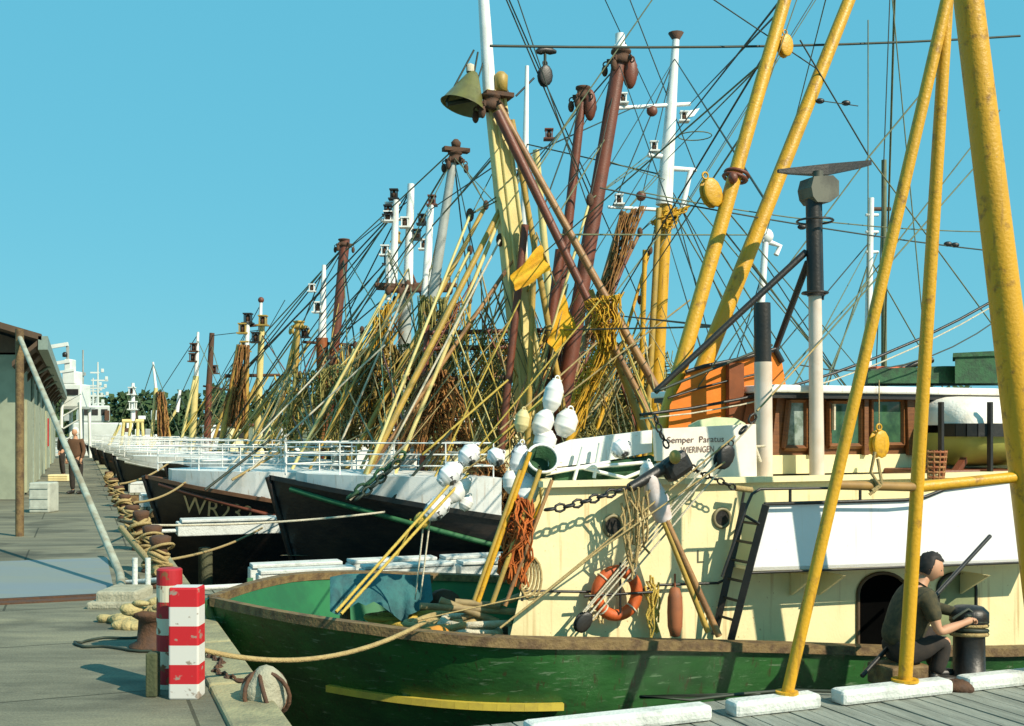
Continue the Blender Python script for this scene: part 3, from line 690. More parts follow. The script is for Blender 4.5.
    def words_(body, px, py, hpx, wpx):
        vs_, fs = text_mesh(body, 1.0); xm = max(v.x for v in vs_); p0 = q(px, py, 1.556); p1 = q(px + wpx, py - 1.2, 1.556); d = (p1 - p0)
        hh = hpx / F * p0.y / .72; mb = MB(); mb.add([p0 + d * (v.x / xm) + Vector((0, 0, v.y * hh)) for v in vs_], fs); part(mb, 'lettering', ink, r, nb)
    words_('Semper  Paratus', 667, 443, 6.5, 57); words_('WIERINGEN', 681, 453, 6.5, 33)
    mb = MB(); mb.slab([q(690, 425, 1.3), q(700, 420, 1.3), q(716, 417, 1.3), q(735, 418, 1.3), q(745, 423, 1.3), q(750, 430, 1.3), q(690, 430, 1.3)], Vector((.03, .3, 0))); part(mb, 'hatch_cover', mat('lime_cream', (.62, .68, .40), .6), r)
    mb = MB(); mb.tube([q(740, 424, 1.5), q(752, 440, 1.5), q(760, 462, 1.5)], .02, 6); mb.tube([q(726, 448, 1.5), q(765, 446, 1.5)], .012, 5); part(mb, 'dodger_hoop', ropew, r)
    # orange flying bridge dodger in front of the mast foot, with dark lashing posts
    top = [(700, 367), (722, 361), (745, 357), (770, 350), (781, 356), (785, 385)]; bot = [(668, 432), (668, 400)]
    poly = [(668, 440), (670, 405), (688, 371), (705, 366), (740, 359), (772, 351), (782, 362), (786, 386), (770, 390), (770, 440)]
    mb = MB(); mb.slab([q(x, y, .75) for x, y in poly], Vector((.08, .7, 0))); od = part(mb, 'canvas_dodger', orange, r, label='orange canvas dodger')
    mb = MB(); mb.tube([q(x, y, .77) for x, y in [(686, 372), (705, 366), (740, 359), (775, 349)]], .022, 6); mb.tube([q(775, 349, .77), q(782, 362, .77)], .03, 6)
    mb.tube([q(668, 398, .8), q(700, 388, .8), (q(735, 379, .8)), q(765, 372, .8)], .012, 5); part(mb, 'dodger_rope', black, r, od)
    db = mat('dark_orange_brown', (.22, .06, .015), .8, col2=(.12, .035, .01), scale=6)
    mb = MB(); mb.bar(q(735, 425, .80), q(735, 363, .80), .17, .06, up=S_); mb.bar(q(742, 401, .84), q(768, 401, .84), .05, .04); mb.bar(q(752, 401, .84), q(747, 425, .84), .12, .03, up=S_)
    part(mb, 'dodger_post', db, r, od)
    # white gear locker forward of the name board, black pipe roller beneath
    mb = MB(); mb.slab([q(652, 430, 1.35), q(570, 440, 1.35), q(548, 448, 1.35), q(548, 468, 1.35), q(600, 462, 1.35), q(652, 452, 1.35)], Vector((.02, .35, 0))); gl = part(mb, 'gear_locker', white, r)
    mb = MB(); mb.tube([q(550, 480, 1.3), q(652, 466, 1.3)], .10, 12); part(mb, 'net_roller', greend, r)
    mb = MB()
    for (x, y, x2, y2) in [(583, 447, 574, 480), (600, 443, 594, 478), (556, 470, 650, 462), (583, 468, 625, 478), (625, 478, 660, 464), (545, 474, 610, 462)]: mb.tube([q(x, y, 1.45), q(x2, y2, 1.45)], .018, 6)
    part(mb, 'roller_bracket', white, r)
    mb = MB(); mb.slab([q(548, 492, 1.2), q(548, 468, 1.2), q(652, 462, 1.2), q(652, 482, 1.2)], -S_ * .04); part(mb, 'roller_guard', black, r)
    mb = MB(); mb.box(q(520, 468, 1.0), (.3, .3, .25), N_, -S_)
    # yellow rubbing plank low on the hull
    mb = MB(); pts = []
    for px in range(360, 576, 12):
        x = x_of(b.Q(px, 690, 2.12)); z = E - 2.12 - .05 * (px - 342) / 230
        pts.append(Vector((b.X0, b.D0, 0)) + N_ * x + S_ * (b.hw(x, z) + .03) + Vector((0, 0, z - .02)))
    for p, p2 in zip(pts, pts[1:]): mb.bar(p, p2, .05, .055)
    part(mb, 'rubbing_plank', mat('yellow_plank', (.55, .42, .05), .6, col2=(.3, .22, .05), scale=6), r)
    mb = MB()                                          # hull's dark stripes are left to real shadows; no battens drawn
    # tackle ends
    b.line(roped, (655, 392), (772, 345), 3, 1.0, .9)
b1_house()

# heavy derrick foot, chain and block in front of the cream wall
def b1_gear():
    b = b1; r = b.root
    b.spar('derrick_heel', black, (630, 488), (684, 456), 10, 14, 2.0, 1.95)
    mb = MB(); c = b.Q(676, 466, 1.98); mb.box(c, (.26, .15, .20), (N_ * .86 + Vector((0, 0, .5))).normalized(), -S_, (N_ * -.5 + Vector((0, 0, .86))).normalized(), .05); part(mb, 'heel_fitting', black, r)
    mb = MB(); mb.blob(b.Q(675, 457, 2.1), (.05, .05, .06)); part(mb, 'shackle_pin', ochre, r)
    block(b, b.Q(724, 457, 2.02), black, .085, (N_ * .5 + Vector((0, 0, .85))))
    block(b, b.Q(583, 622, 1.95), black, .07, (N_ * .6 + Vector((0, 0, .8))))
    def chain(name, pts, off, pitch=.05, m=black):
        P_ = [b.Q(x, y, o) for (x, y), o in zip(pts, off if isinstance(off, list) else [off] * len(pts))]
        mb = MB(); k = 0
        for p, q in zip(P_, P_[1:]):
            L = (q - p).length; n = max(1, int(L / pitch)); d = (q - p).normalized()
            for i in range(n):
                c = p + d * (i + .5) * L / n; sd = S_ if k % 2 else d.cross(S_).normalized(); pr = sd.cross(d); k += 1
                mb.ring(c, sd, pitch * .55, pitch * .16, 8, 4, squash=(d * 1.15, pr * .75))
        return part(mb, name, m, r)
    chain('chain', [(545, 510), (565, 507), (590, 500), (615, 492), (638, 484)], [2.0, 2.0, 2.0, 2.0, 2.0], .075)
    chain('chain', [(684, 462), (702, 474), (718, 480), (735, 488)], 1.95, .06)
    chain('chain', [(738, 436), (748, 424), (757, 413)], 2.0, .075)
    chain('chain', [(655, 415), (660, 432), (668, 448)], 2.0, .06)
    b.line(ropet, (735, 488), (752, 490), 6, 1.9, name='rope')
    # tackle falls
    for (x, y, x2, y2) in [(718, 462, 588, 616), (724, 466, 592, 620), (712, 458, 583, 612), (752, 424, 690, 492), (690, 492, 585, 612)]: b.line(ropew, (x, y), (x2, y2), 2.0, 2.0, 1.95, name='tackle_rope')
    b.line(roped, (588, 612), (577, 628), 4, 1.95)
    b.line(ropet, (757, 411), (822, 340), 2, 2.0, 1.4); b.line(ropeg, (822, 340), (990, 150), 1.6, 1.4, .2)
    b.line(ropet, (545, 592), (735, 436), 2, 2.05, name='rope'); b.line(ropet, (418, 620), (545, 592), 1.5, 2.1, name='rope')
    b.line(ropet, (500, 628), (602, 548), 2.6, 2.15, name='rope'); b.line(ropet, (602, 548), (725, 462), 2, 2.15, name='rope')
    # pale fender sleeve hanging under the heel
    # two wooden legs from the heel to the rail
    b.spar('prop', tanw, (664, 515), (719, 636), 6, 7, 2.02, 2.15); b.spar('prop', ochre, (655, 500), (708, 632), 5, 6, 2.0, 2.12)
    b.spar('prop', redb, (655, 500), (700, 600), 3, 4, 1.98, 2.1)
    mb = MB(); mb.tube([b.Q(649, 475, 1.98), b.Q(657, 500, 1.98), b.Q(664, 520, 1.98)], [.05, .10, .07], 12); 
    part(mb, 'fender_sleeve', mat('grimy_white', (.66, .58, .56), .7, col2=(.35, .25, .2), scale=8), r)
b1_gear()

# stern and boom spars of the green boat
b1.spar('boom', yellow, (796, -40), (682, 362), 13, 17, .3, .5, ground=True, n=16)
b1.spar('boom', yellow, (865, -40), (698, 380), 12, 20, .2, .3, ground=True, n=16)
block(b1, b1.Q(785, 46, .3), yellow, .09); block(b1, b1.Q(711, 193, .4), yellow, .115, (-N_ * .4 + Vector((0, 0, 1))))
mbx = MB(); mbx.ring(b1.Q(737, 174, .38), (N_ * .3 + Vector((0, 0, 1))), .12, .02, 14, 5); mbx.ring(b1.Q(735, 178, .38), (N_ * .3 + Vector((0, 0, 1))), .12, .02, 14, 5); mbx.blob(b1.Q(733, 178, .5), (.05, .05, .06)); part(mbx, 'boom_band', redb, b1.root)
b1.line(black, (1000, 297), (640, 415), 3.2, .9, sag=.22); b1.line(ropew, (1000, 302), (640, 419), 1.6, .95, sag=.24)
b1.line(roped, (1000, 318), (800, 365), 1.4, .9, sag=.25)
b1.line(roped, (600, 188), (1000, 252), 1.6, .3, sag=.05); b1.line(ropeg, (640, 192), (1000, 232), 1.3, .1, sag=.1)
b1.line(roped, (490, 46), (1020, 36), 2.6, .0, sag=.06)
for px, py in ((955, 245), (948, 244), (802, 227), (846, 103), (820, 101)):
    mbx = MB(); mbx.blob(b1.Q(px, py, .3), (.05, .03, .03)); part(mbx, 'insulator', black, b1.root)
b1.line(roped, (815, 100), (858, 106), 1.0, .3)
block(b1, b1.Q(879, 444, 1.6), yellow, .10); b1.line(ropet, (879, 380), (879, 432), 1.2, 1.6, name='rope')

# ---- the black trawlers
b2 = Boat(-3.85, 17.5, 15, 4.9, TRAWL(-.76), 'black hulled trawler with white forecastle and green rubbing strake, second from the camera', deck=-2.0)
b2.hull(hullblk, black, white, strake=mat('green_rubber', (.03, .14, .05), .6), strake_z=lambda x: -.08 - .115 * min(x, 4))
b3 = Boat(-7.67, 23.0, 15, 5.0, TRAWL(-.98), 'black trawler marked WR232 on its bow', deck=-2.0)
b3.hull(hullblk, mat('brown_strake', (.16, .07, .03), .6), white, strake=redb, strake_z=lambda x: -.06 - .10 * min(x, 4))
b3.on_hull('WR232', .70, -1.68, .50, mat('faded_orange_lettering', (.95, .50, .22), .7, col2=(.7, .35, .15)), slant=-.12, squeeze=.80)
b4 = Boat(-9.2, 29.2, 15, 5.0, TRAWL(-.88), 'black trawler with white upper bow, third row back', deck=-2.0)
b4.hull(hullblk, black, white, strake=redb)
b5 = Boat(-12.7, 35.3, 15, 5.0, TRAWL(-.90), 'blue black trawler with the letter H and white bow top', deck=-2.0)
b5.hull(hullblue, white, white, strake=white, strake_z=-.06)
b5.on_hull('H', 1.5, -1.75, .45, white)
far = []
for i, (D0, dx, lab) in enumerate([(40.8, -.6, 'dark trawler with brown net gathered at its mast, fifth back'), (46.5, -.8, 'dark trawler with a yellow gantry at its bow'),
                                   (53, -1, 'small far dark trawler with a stump white mast'), (60, -1.2, 'farthest but one dark trawler along the quay'), (69, -1.4, 'farthest dark trawler seen low between the jetties')]):
    bb = Boat(edgeX(D0) + dx + .6, D0, 14, 5, TRAWL(-.9), lab, deck=-2.0); bb.hull(hullblue if i % 2 else hullblk, white, white, strake=redb); far.append(bb)
for b, z in ((b2, -.72), (b3, -.86), (b4, -.80), (b5, -.86), *((f, -.85) for f in far)):
    forecastle(b, .5, 3.1 if b is b2 else 4.0, z, white); guard_rail(b, .25, 4.0 if b is not b2 else 3.05, z, z + .52, white)
for b in (b4, b5, *far):
    mb = MB(); mb.box(b.W(9, 0, -.9), (3.6, 2.8, 2.2), N_, -S_, (0, 0, 1), .08); wh = part(mb, 'wheelhouse', white if b.rnd.random() < .6 else cream, b.root)
    mb = MB(); mb.box(b.W(9, 0, .26), (3.9, 3.1, .12), N_, -S_, (0, 0, 1), .03); part(mb, 'roof', redb if b.rnd.random() < .4 else white, b.root, wh)
    for i in range(3):
        mb = MB(); mb.box(b.W(8 + i, 1.41, -.25), (.6, .04, .45), N_, -S_, (0, 0, 1), .01); part(mb, 'window', black, b.root, wh)
    mb = MB(); mb.box(b.W(6.3, .6, -1.5), (.9, 1.2, .8), N_, -S_, (0, 0, 1), .05); mb.lathe([(.3, -.5), (.3, .5)], b.W(6.3, 1.3, -1.0), S_, 14); part(mb, 'winch', greend, b.root)

def steel_mast(b, a, c, wa, wc, m, name='mast', off=0):
    """box-section mast with flanges, as seen in the photo"""
    p0 = b.Q(*a, off); p1 = b.Q(*c, off); d = p1 - p0
    t = (E + b.deck - p0.z) / d.z; p1 = p0 + d * t
    w0 = wa / F * p0.y; w1 = wc / F * b.Q(*c, off).y; SPARS.append((b, p0, p1, to_px(p0), to_px(p1)))
    x = N_; mb = MB(); ax = d.normalized()
    def sect(p, w_): return [p - x * w_ / 2 + S_ * w_ * .3, p + x * w_ / 2 + S_ * w_ * .3, p + x * w_ / 2 - S_ * w_ * .3, p - x * w_ / 2 - S_ * w_ * .3]
    A = sect(p0, w0); B_ = sect(p1, w1)
    mb.add(A + B_, [[0, 1, 5, 4], [1, 2, 6, 5], [2, 3, 7, 6], [3, 0, 4, 7], [3, 2, 1, 0], [4, 5, 6, 7]])
    for sg in (-1, -.15, 1): mb.tube([p0 + x * w0 * .46 * sg + S_ * w0 * .32, p1 + x * w1 * .46 * sg + S_ * w1 * .32], w0 * .11, 8)
    return part(mb, name, m, b.root)
mm = steel_mast(b2, (494, 92), (533, 430), 18, 30, cream_m)
b2.spar('topmast', white, (483, -10), (490, 100), 11, 14, 0, n=14)
b2.spar('mast_stay_tube', ochre, (497, 110), (540, 200), 7, 7, .25, ground=False); b2.spar('mast_brace', ochre, (512, 120), (535, 250), 6, 7, -.3, ground=True)
# work lamp with its conical shade on the mast head
mb = MB(); c = b2.Q(472, 78, .1); ax = (N_ * -.12 + Vector((0, 0, 1)))
mb.lathe([(.02, .12), (.07, .10), (.12, .02), (.38, -.52), (.40, -.53), (.36, -.50), (.10, .0), (.01, .02)], c, (N_ * .32 + Vector((0, 0, 1))), 22)
wl = part(mb, 'work_lamp', mat('olive_enamel', (.14, .14, .04), .4, col2=(.07, .06, .02), scale=4), b2.root)
mb = MB(); mb.lathe([(.01, .15), (.07, .12), (.07, 0)], c + Vector((-.03, 0, .1)), n=10); part(mb, 'lamp_cap', ropew, b2.root, wl)
b2.spar('lamp_bracket', roped, (447, 104), (508, 92), 5, 5, .1); b2.line(roped, (474, 50), (446, 102), 2, .1); b2.line(roped, (478, 52), (474, 74), 2, .1)
mb = MB(); mb.lathe([(.01, 0), (.11, .01), (.12, .28), (.06, .34), (.01, .34)], b2.Q(501, 92, .1), n=12); part(mb, 'mast_lamp', ochre, b2.root); mb = MB(); mb.box(b2.Q(497, 96, .1), (.5, .35, .07), N_, -S_); part(mb, 'mast_platform', rustm, b2.root); head_fit(b2, b2.Q(491, 103, .15), .17)
# crossing booms
b2.spar('boom', tanw, (499, 106), (683, 436), 7, 9, .6, 1.7); b2.spar('boom', redb, (497, 112), (600, 325), 10, 8, .8, 1.4); b2.spar('boom', tanw, (590, 300), (665, 445), 6, 7, 1.4, 1.7)
b2.spar('boom', redb, (621, 52), (588, 250), 15, 18, -.6, ground=True); b2.spar('boom', redb, (583, 90), (564, 262), 9, 13, -.9, ground=True)
b2.spar('boom', ochre, (590, 290), (648, 440), 7, 8, 1.0, 1.2); b2.spar('boom', redb, (525, 225), (500, 460), 8, 8, .3, ground=True); b2.spar('boom', ochre, (535, 235), (528, 430), 6, 6, .4, ground=True)
b2.spar('boom', redb, (560, 250), (538, 430), 10, 12, -.5, ground=True); b2.spar('boom', yellow, (612, 340), (570, 440), 8, 9, .9, ground=True)
mb = MB(); mb.blob(b2.Q(630, 72, -.5), (.14, .1, .32)); part(mb, 'pulley_block', redb, b2.root); mb = MB(); mb.blob(b2.Q(590, 105, -.8), (.12, .1, .30)); part(mb, 'pulley_block', redb, b2.root)
mb = MB(); head_fit(b2, b2.Q(621, 58, -.6), .19); head_fit(b2, b2.Q(583, 94, -.9), .14)
mb = MB(); mb.lathe([(.01, 0), (.16, .0), (.13, .08), (.09, .1), (.09, .3)], b2.Q(620, 50, -.6), n=12); part(mb, 'mast_cap', white, b2.root)
block(b2, b2.Q(545, 76, -.1), black, .14); b2.line(roped, (545, 52), (545, 70), 3, -.1); mb = MB(); mb.tube([b2.Q(536, 52, -.1), b2.Q(540, 51, -.1), b2.Q(545, 50, -.1), b2.Q(550, 51, -.1), b2.Q(556, 52, -.1)], [.03, .07, .06, .07, .03], 8); part(mb, 'wire_clamp', black, b2.root)
# gallows bars
for y in (333, 349, 379): b2.spar('gallows_bar', redb, (423, y), (562, y - 3), 5, 5, -.9)
for px in (427, 560): b2.spar('gallows_post', redb, (px, 325), (px - 4, 450), 6, 6, -.9, ground=True)
# rig of the WR boat
b3.spar('mast', yellow, (666, 205), (655, 410), 13, 16, 0, ground=True); b3.spar('mast', ochre, (659, 208), (648, 410), 6, 7, .35, ground=True); b3.spar('mast_brace', yellow, (645, 250), (640, 420), 5, 6, .4, ground=True)
b3.spar('topmast', white, (676, 38), (664, 205), 7, 17, 0)
b3.spar('topmast', white, (691, 168), (682, 210), 5, 6, 0); b3.spar('crosstree', white, (662, 168), (696, 170), 6, 4, 0); b3.spar('crosstree', white, (618, 108), (690, 104), 4, 4, 0); b3.spar('crosstree', white, (608, 207), (664, 210), 3, 4, 0); b3.spar('crosstree', white, (648, 155), (668, 157), 5, 5, 0)
for (x, y) in ((623, 104), (654, 152), (619, 205), (684, 122)): lamp_box(b3, b3.Q(x, y, 0), white, .24)
mb = MB(); mb.lathe([(.01, .0), (.2, .3), (.01, .3)], b3.Q(676, 45, 0), n=10); part(mb, 'mast_cap', rustm, b3.root)
mb = MB(); mb.blob(b3.Q(652, 111, 0), (.14, .1, .14)); part(mb, 'mast_lamp', redb, b3.root); mb = MB(); mb.blob(b3.Q(641, 196, 0), (.13, .1, .13)); part(mb, 'mast_lamp', redb, b3.root)
mb = MB(); mb.slab([b3.Q(684, 112, 0), b3.Q(700, 108, 0), b3.Q(694, 116, 0), b3.Q(684, 118, 0)], -S_ * .1); part(mb, 'wind_vane', white, b3.root)
mb = MB(); mb.ring(b3.Q(695, 136, 0), (0, 0, 1), .42, .015, 18, 4, a1=6.28); part(mb, 'aerial_hoop', ropeg, b3.root)
# white lattice topmast behind the main mast
b4.spar('topmast', white, (527, 66), (524, 230), 4, 9, 0); b4.spar('mast', white, (524, 225), (520, 420), 9, 12, 0, ground=True); b4.spar('crosstree', black, (516, 96), (534, 78), 2, 2, 0); lamp_box(b4, b4.Q(519, 180, 0), white, .3); lamp_box(b4, b4.Q(549, 140, 0), redb, .3)
b4.spar('mast', cream_m, (536, 150), (560, 420), 7, 9, .5, ground=True)
# grey bipod + grey tower with its radar platforms
b3.spar('mast', grey, (455, 148), (432, 300), 8, 15, 0, ground=True); b3.spar('mast', white, (430, 210), (424, 300), 6, 8, 0, ground=True)
mb = MB(); mb.box(b3.Q(456, 150, 0), (.62, .22, .09), N_, -S_); mb.lathe([(0, 0), (.1, 0), (.12, .12), (.05, .2), (0, .2)], b3.Q(456, 148, 0), n=10); part(mb, 'mast_head', rustm, b3.root); head_fit(b3, b3.Q(455, 158, 0), .17)
tower = b4.spar('mast', grey, (405, 280), (404, 440), 13, 14, 0, ground=True, n=14, label='thick grey column mast')
b4.spar('topmast', white, (411, 184), (408, 285), 7, 10, 0); b4.spar('topmast', white, (396, 200), (393, 285), 6, 9, .2); b4.spar('topmast', white, (388, 250), (388, 300), 5, 7, .2); b4.spar('topmast', white, (432, 205), (428, 285), 4, 6, .2)
for (x, y, m_) in ((394, 200, black), (388, 216, black), (385, 256, white), (388, 222, white), (422, 225, black), (405, 228, white), (388, 265, black), (417, 240, black), (396, 243, ochre), (424, 250, white), (432, 206, redb)): lamp_box(b4, b4.Q(x, y, .1), m_, .28)
b4.spar('crosstree', rustm, (375, 285), (456, 285), 5, 5, 0); b4.spar('crosstree', white, (385, 203), (400, 203), 3, 3, 0); b4.spar('crosstree', rustm, (388, 290), (450, 290), 6, 5, .4); b4.spar('crosstree', white, (380, 220), (412, 219), 3, 3, 0)
mb = MB(); mb.box(b4.Q(412, 288, 0), (1.9, .9, .1), N_, -S_)
for i in range(9): mb.tube([b4.W(0, 0, 0) * 0 + b4.Q(378 + i * 9, 286, .45), b4.Q(378 + i * 9, 278, .45)], .02, 4)
part(mb, 'lookout_platform', rustm, b4.root)
# red-brown funnel mast, with white top
b5.spar('topmast', white, (324, 265), (322, 340), 4, 9, 0); b5.spar('mast', mat('orange_brown_mast', (.30, .085, .02), .5), (322, 338), (324, 420), 12, 13, 0, ground=True, n=14); lamp_box(b5, b5.Q(318, 313, 0), white, .35); lamp_box(b5, b5.Q(312, 292, 0), white, .25)
b5.spar('mast', redb, (345, 240), (335, 345), 10, 8, .3, ground=True); mb = MB(); head_fit(b5, b5.Q(344, 243, .3), .2)
b5.spar('crosstree', rustm, (303, 342), (355, 345), 3, 3, 0); lamp_box(b5, b5.Q(305, 338, 0), black, .3); b5.spar('boom', ochre, (300, 322), (272, 440), 6, 6, 0, ground=True); b5.spar('boom', ochre, (298, 330), (292, 440), 5, 5, .2, ground=True)
head_fit(b5, b5.Q(299, 325, 0), .2, ochre)
# further masts
f0, f1, f2, f3, f4 = far
f0.spar('topmast', white, (261, 302), (260, 330), 3, 4, 0); f0.spar('mast', cream_m, (262, 322), (257, 440), 6, 8, 0, ground=True); f0.spar('mast', white, (248, 322), (246, 360), 4, 5, .2); f0.spar('boom', ochre, (240, 345), (222, 440), 7, 6, .3, ground=True); f0.spar('boom', ochre, (247, 350), (246, 440), 5, 5, .3, ground=True); f0.spar('boom', ochre, (258, 378), (232, 440), 3, 3, .4, ground=True)
f0.spar('crosstree', rustm, (225, 376), (280, 375), 4, 3, 0); f0.spar('crosstree', rustm, (248, 326), (262, 325), 3, 2, 0)
for (x, y, m_) in ((248, 324, black), (243, 334, ochre), (256, 343, black), (263, 326, ochre), (245, 352, ochre)): lamp_box(f0, f0.Q(x, y, .1), m_, .38)
mb = MB(); mb.blob(f0.Q(261, 300, 0), (.12, .12, .12)); part(mb, 'mast_lamp', redb, f0.root)
f1.spar('topmast', white, (198, 332), (196, 380), 2.5, 5, 0); f1.spar('mast', cream_m, (196, 376), (192, 445), 6, 8, 0, ground=True); f1.spar('boom', cream_m, (194, 380), (181, 442), 3, 3, .3, ground=True); f1.spar('mast', rustm, (212, 333), (209, 386), 5, 6, .2); f1.spar('mast', redb, (209, 384), (207, 445), 6, 8, .2, ground=True); f1.spar('boom', ochre, (232, 385), (212, 445), 3, 3, .3, ground=True)
for (x, y) in ((193, 362), (194, 352), (214, 374)): lamp_box(f1, f1.Q(x, y, 0), rustm, .35)
f1.spar('crosstree', rustm, (203, 386), (228, 390), 2, 2, 0)
f2.spar('topmast', white, (153, 362), (156, 390), 2, 3, 0); f2.spar('mast', cream_m, (156, 388), (151, 446), 4, 3, 0, ground=True); f2.spar('mast', redb, (160, 392), (164, 440), 8, 6, .2, ground=True); f2.spar('boom', cream_m, (178, 408), (152, 446), 3, 3, .2, ground=True); f2.spar('topmast', white, (180, 390), (177, 412), 3, 4, .2); f2.spar('boom', ochre, (160, 396), (170, 440), 4, 4, .3, ground=True)
f3.spar('topmast', white, (133, 383), (133, 421), 3, 5, 0); lamp_box(f3, f3.Q(132, 395, 0), white, .4); lamp_box(f3, f3.Q(133, 410, 0), white, .45)
for a, c in (((124, 421), (121, 448)), ((142, 421), (144, 448)), ((131, 421), (128, 448)), ((138, 421), (137, 448))): f3.spar('gantry_leg', cream_m, a, c, 3, 3, 0, ground=True)
f3.spar('gantry_beam', cream_m, (122, 421), (144, 421), 4, 4, 0); f3.spar('boom', cream_m, (120, 425), (104, 455), 3, 3, 0)
# cream and tan booms that lean to the lower left
R_ = [(b2, (512, 186), (438, 332), ochre, 10, 12, 1.0), (b2, (505, 205), (425, 400), cream_m, 7, 8, 1.2), (b3, (486, 205), (420, 330), ochre, 8, 10, .6), (b3, (470, 250), (375, 440), cream_m, 5, 6, 1.2),
      (b2, (500, 240), (395, 440), ropew, 4, 4, 1.9), (b2, (520, 250), (370, 470), tanw, 7, 8, 1.5), (b3, (388, 290), (305, 445), cream_m, 6, 6, 1.0), (b3, (400, 292), (322, 445), ochre, 5, 5, 1.2), (b3, (408, 285), (340, 445), ropew, 4, 4, 1.4),
      (b4, (395, 300), (290, 445), ochre, 5, 5, 1.0), (b3, (450, 290), (400, 445), ochre, 7, 8, .2), (b3, (440, 340), (425, 445), cream_m, 6, 6, .0), (b4, (376, 330), (372, 440), ochre, 9, 11, .3), (b4, (362, 330), (350, 440), ochre, 6, 8, .3),
      (b2, (470, 215), (432, 310), cream_m, 5, 6, 1.3), (b3, (330, 360), (250, 445), ropew, 3, 3, 1.6), (b4, (300, 375), (260, 445), cream_m, 3, 3, .8), (b2, (590, 200), (520, 440), cream_m, 5, 6, 1.1),
      (b3, (640, 232), (585, 345), tanw, 7, 8, .9), (b3, (632, 245), (590, 350), redb, 6, 7, 1.1), (b3, (650, 250), (600, 420), yellow, 6, 7, .9), (b3, (612, 330), (560, 440), ochre, 5, 6, .9), (b3, (622, 215), (600, 290), tanw, 9, 6, .9),
      (b3, (585, 330), (560, 440), ochre, 7, 7, .3), (b3, (640, 300), (655, 420), cream_m, 4, 4, .4), (b3, (600, 320), (640, 440), redb, 5, 5, .5), (b4, (470, 300), (462, 440), ochre, 6, 7, 0), (b4, (355, 345), (330, 440), cream_m, 5, 5, .2),
      (b2, (560, 340), (512, 470), cream_m, 4, 4, 1.8), (b2, (548, 385), (505, 500), ochre, 4, 4, 2.0)]
LIFTS = []
for b, a, c, m_, w0, w1, off in R_: b.spar('boom', m_, a, c, w0 * .55, w1 * .55, off * .25 - .3, off * .25, ground='top'); LIFTS.append((b, a))
# far right: masts of boats beyond
b3.spar('mast', white, (871, 198), (867, 395), 6, 9, -.2, ground=True); b3.spar('crosstree', rustm, (872, 209), (890, 209), 4, 4, -.2); 
for y in (215, 232, 252): b3.spar('crosstree', white, (866, y), (878, y), 3, 3, -.2)
b3.spar('mast', white, (766, 235), (756, 370), 6, 14, -.2, ground=True); mb = MB(); mb.tube([b3.Q(762, 240, -.2), b3.Q(772, 243, -.2), b3.Q(780, 246, -.2), b3.Q(776, 255, -.2)], .07, 8); mb.blob(b3.Q(766, 236, -.2), (.2, .15, .2)); part(mb, 'ventilator', white, b3.root)
b2.spar('mast', ropeg, (884, 160), (884, 380), 5, 6, -.4, ground=True)

# rigging wires, one part each
for a, c, m_, w_ in [((868, 20), (868, 370), ropeg, 1.3), ((893, 20), (882, 372), ropeg, 2.2), ((889, 20), (876, 372), roped, 1.2), ((898, 60), (925, 345), ropeg, 1.3), ((800, 40), (868, 155), roped, 1.6), ((868, 155), (1000, 335), ropeg, 1.4),
                  ((945, 65), (868, 158), ropeg, 1.8), ((868, 158), (770, 290), ropeg, 1.5), ((770, 290), (655, 440), ropeg, 1.3), ((1000, 110), (860, 290), ropeg, 1.4), ((860, 290), (700, 470), ropeg, 1.8),
                  ((880, 255), (830, 375), ropeg, 1.4), ((875, 240), (820, 340), ropeg, 1.2), ((822, 20), (770, 230), ropeg, 1.1), ((690, -10), (790, 60), roped, 1.4), ((785, 55), (735, 215), ropeg, 1.1), ((800, 120), (760, 240), ropeg, 1.0)]:
    b1.line(m_, a, c, w_, .3, snap=not (a[0] == 868 or c[0] == 868 or a[0] > 985))
rl = random.Random(11)
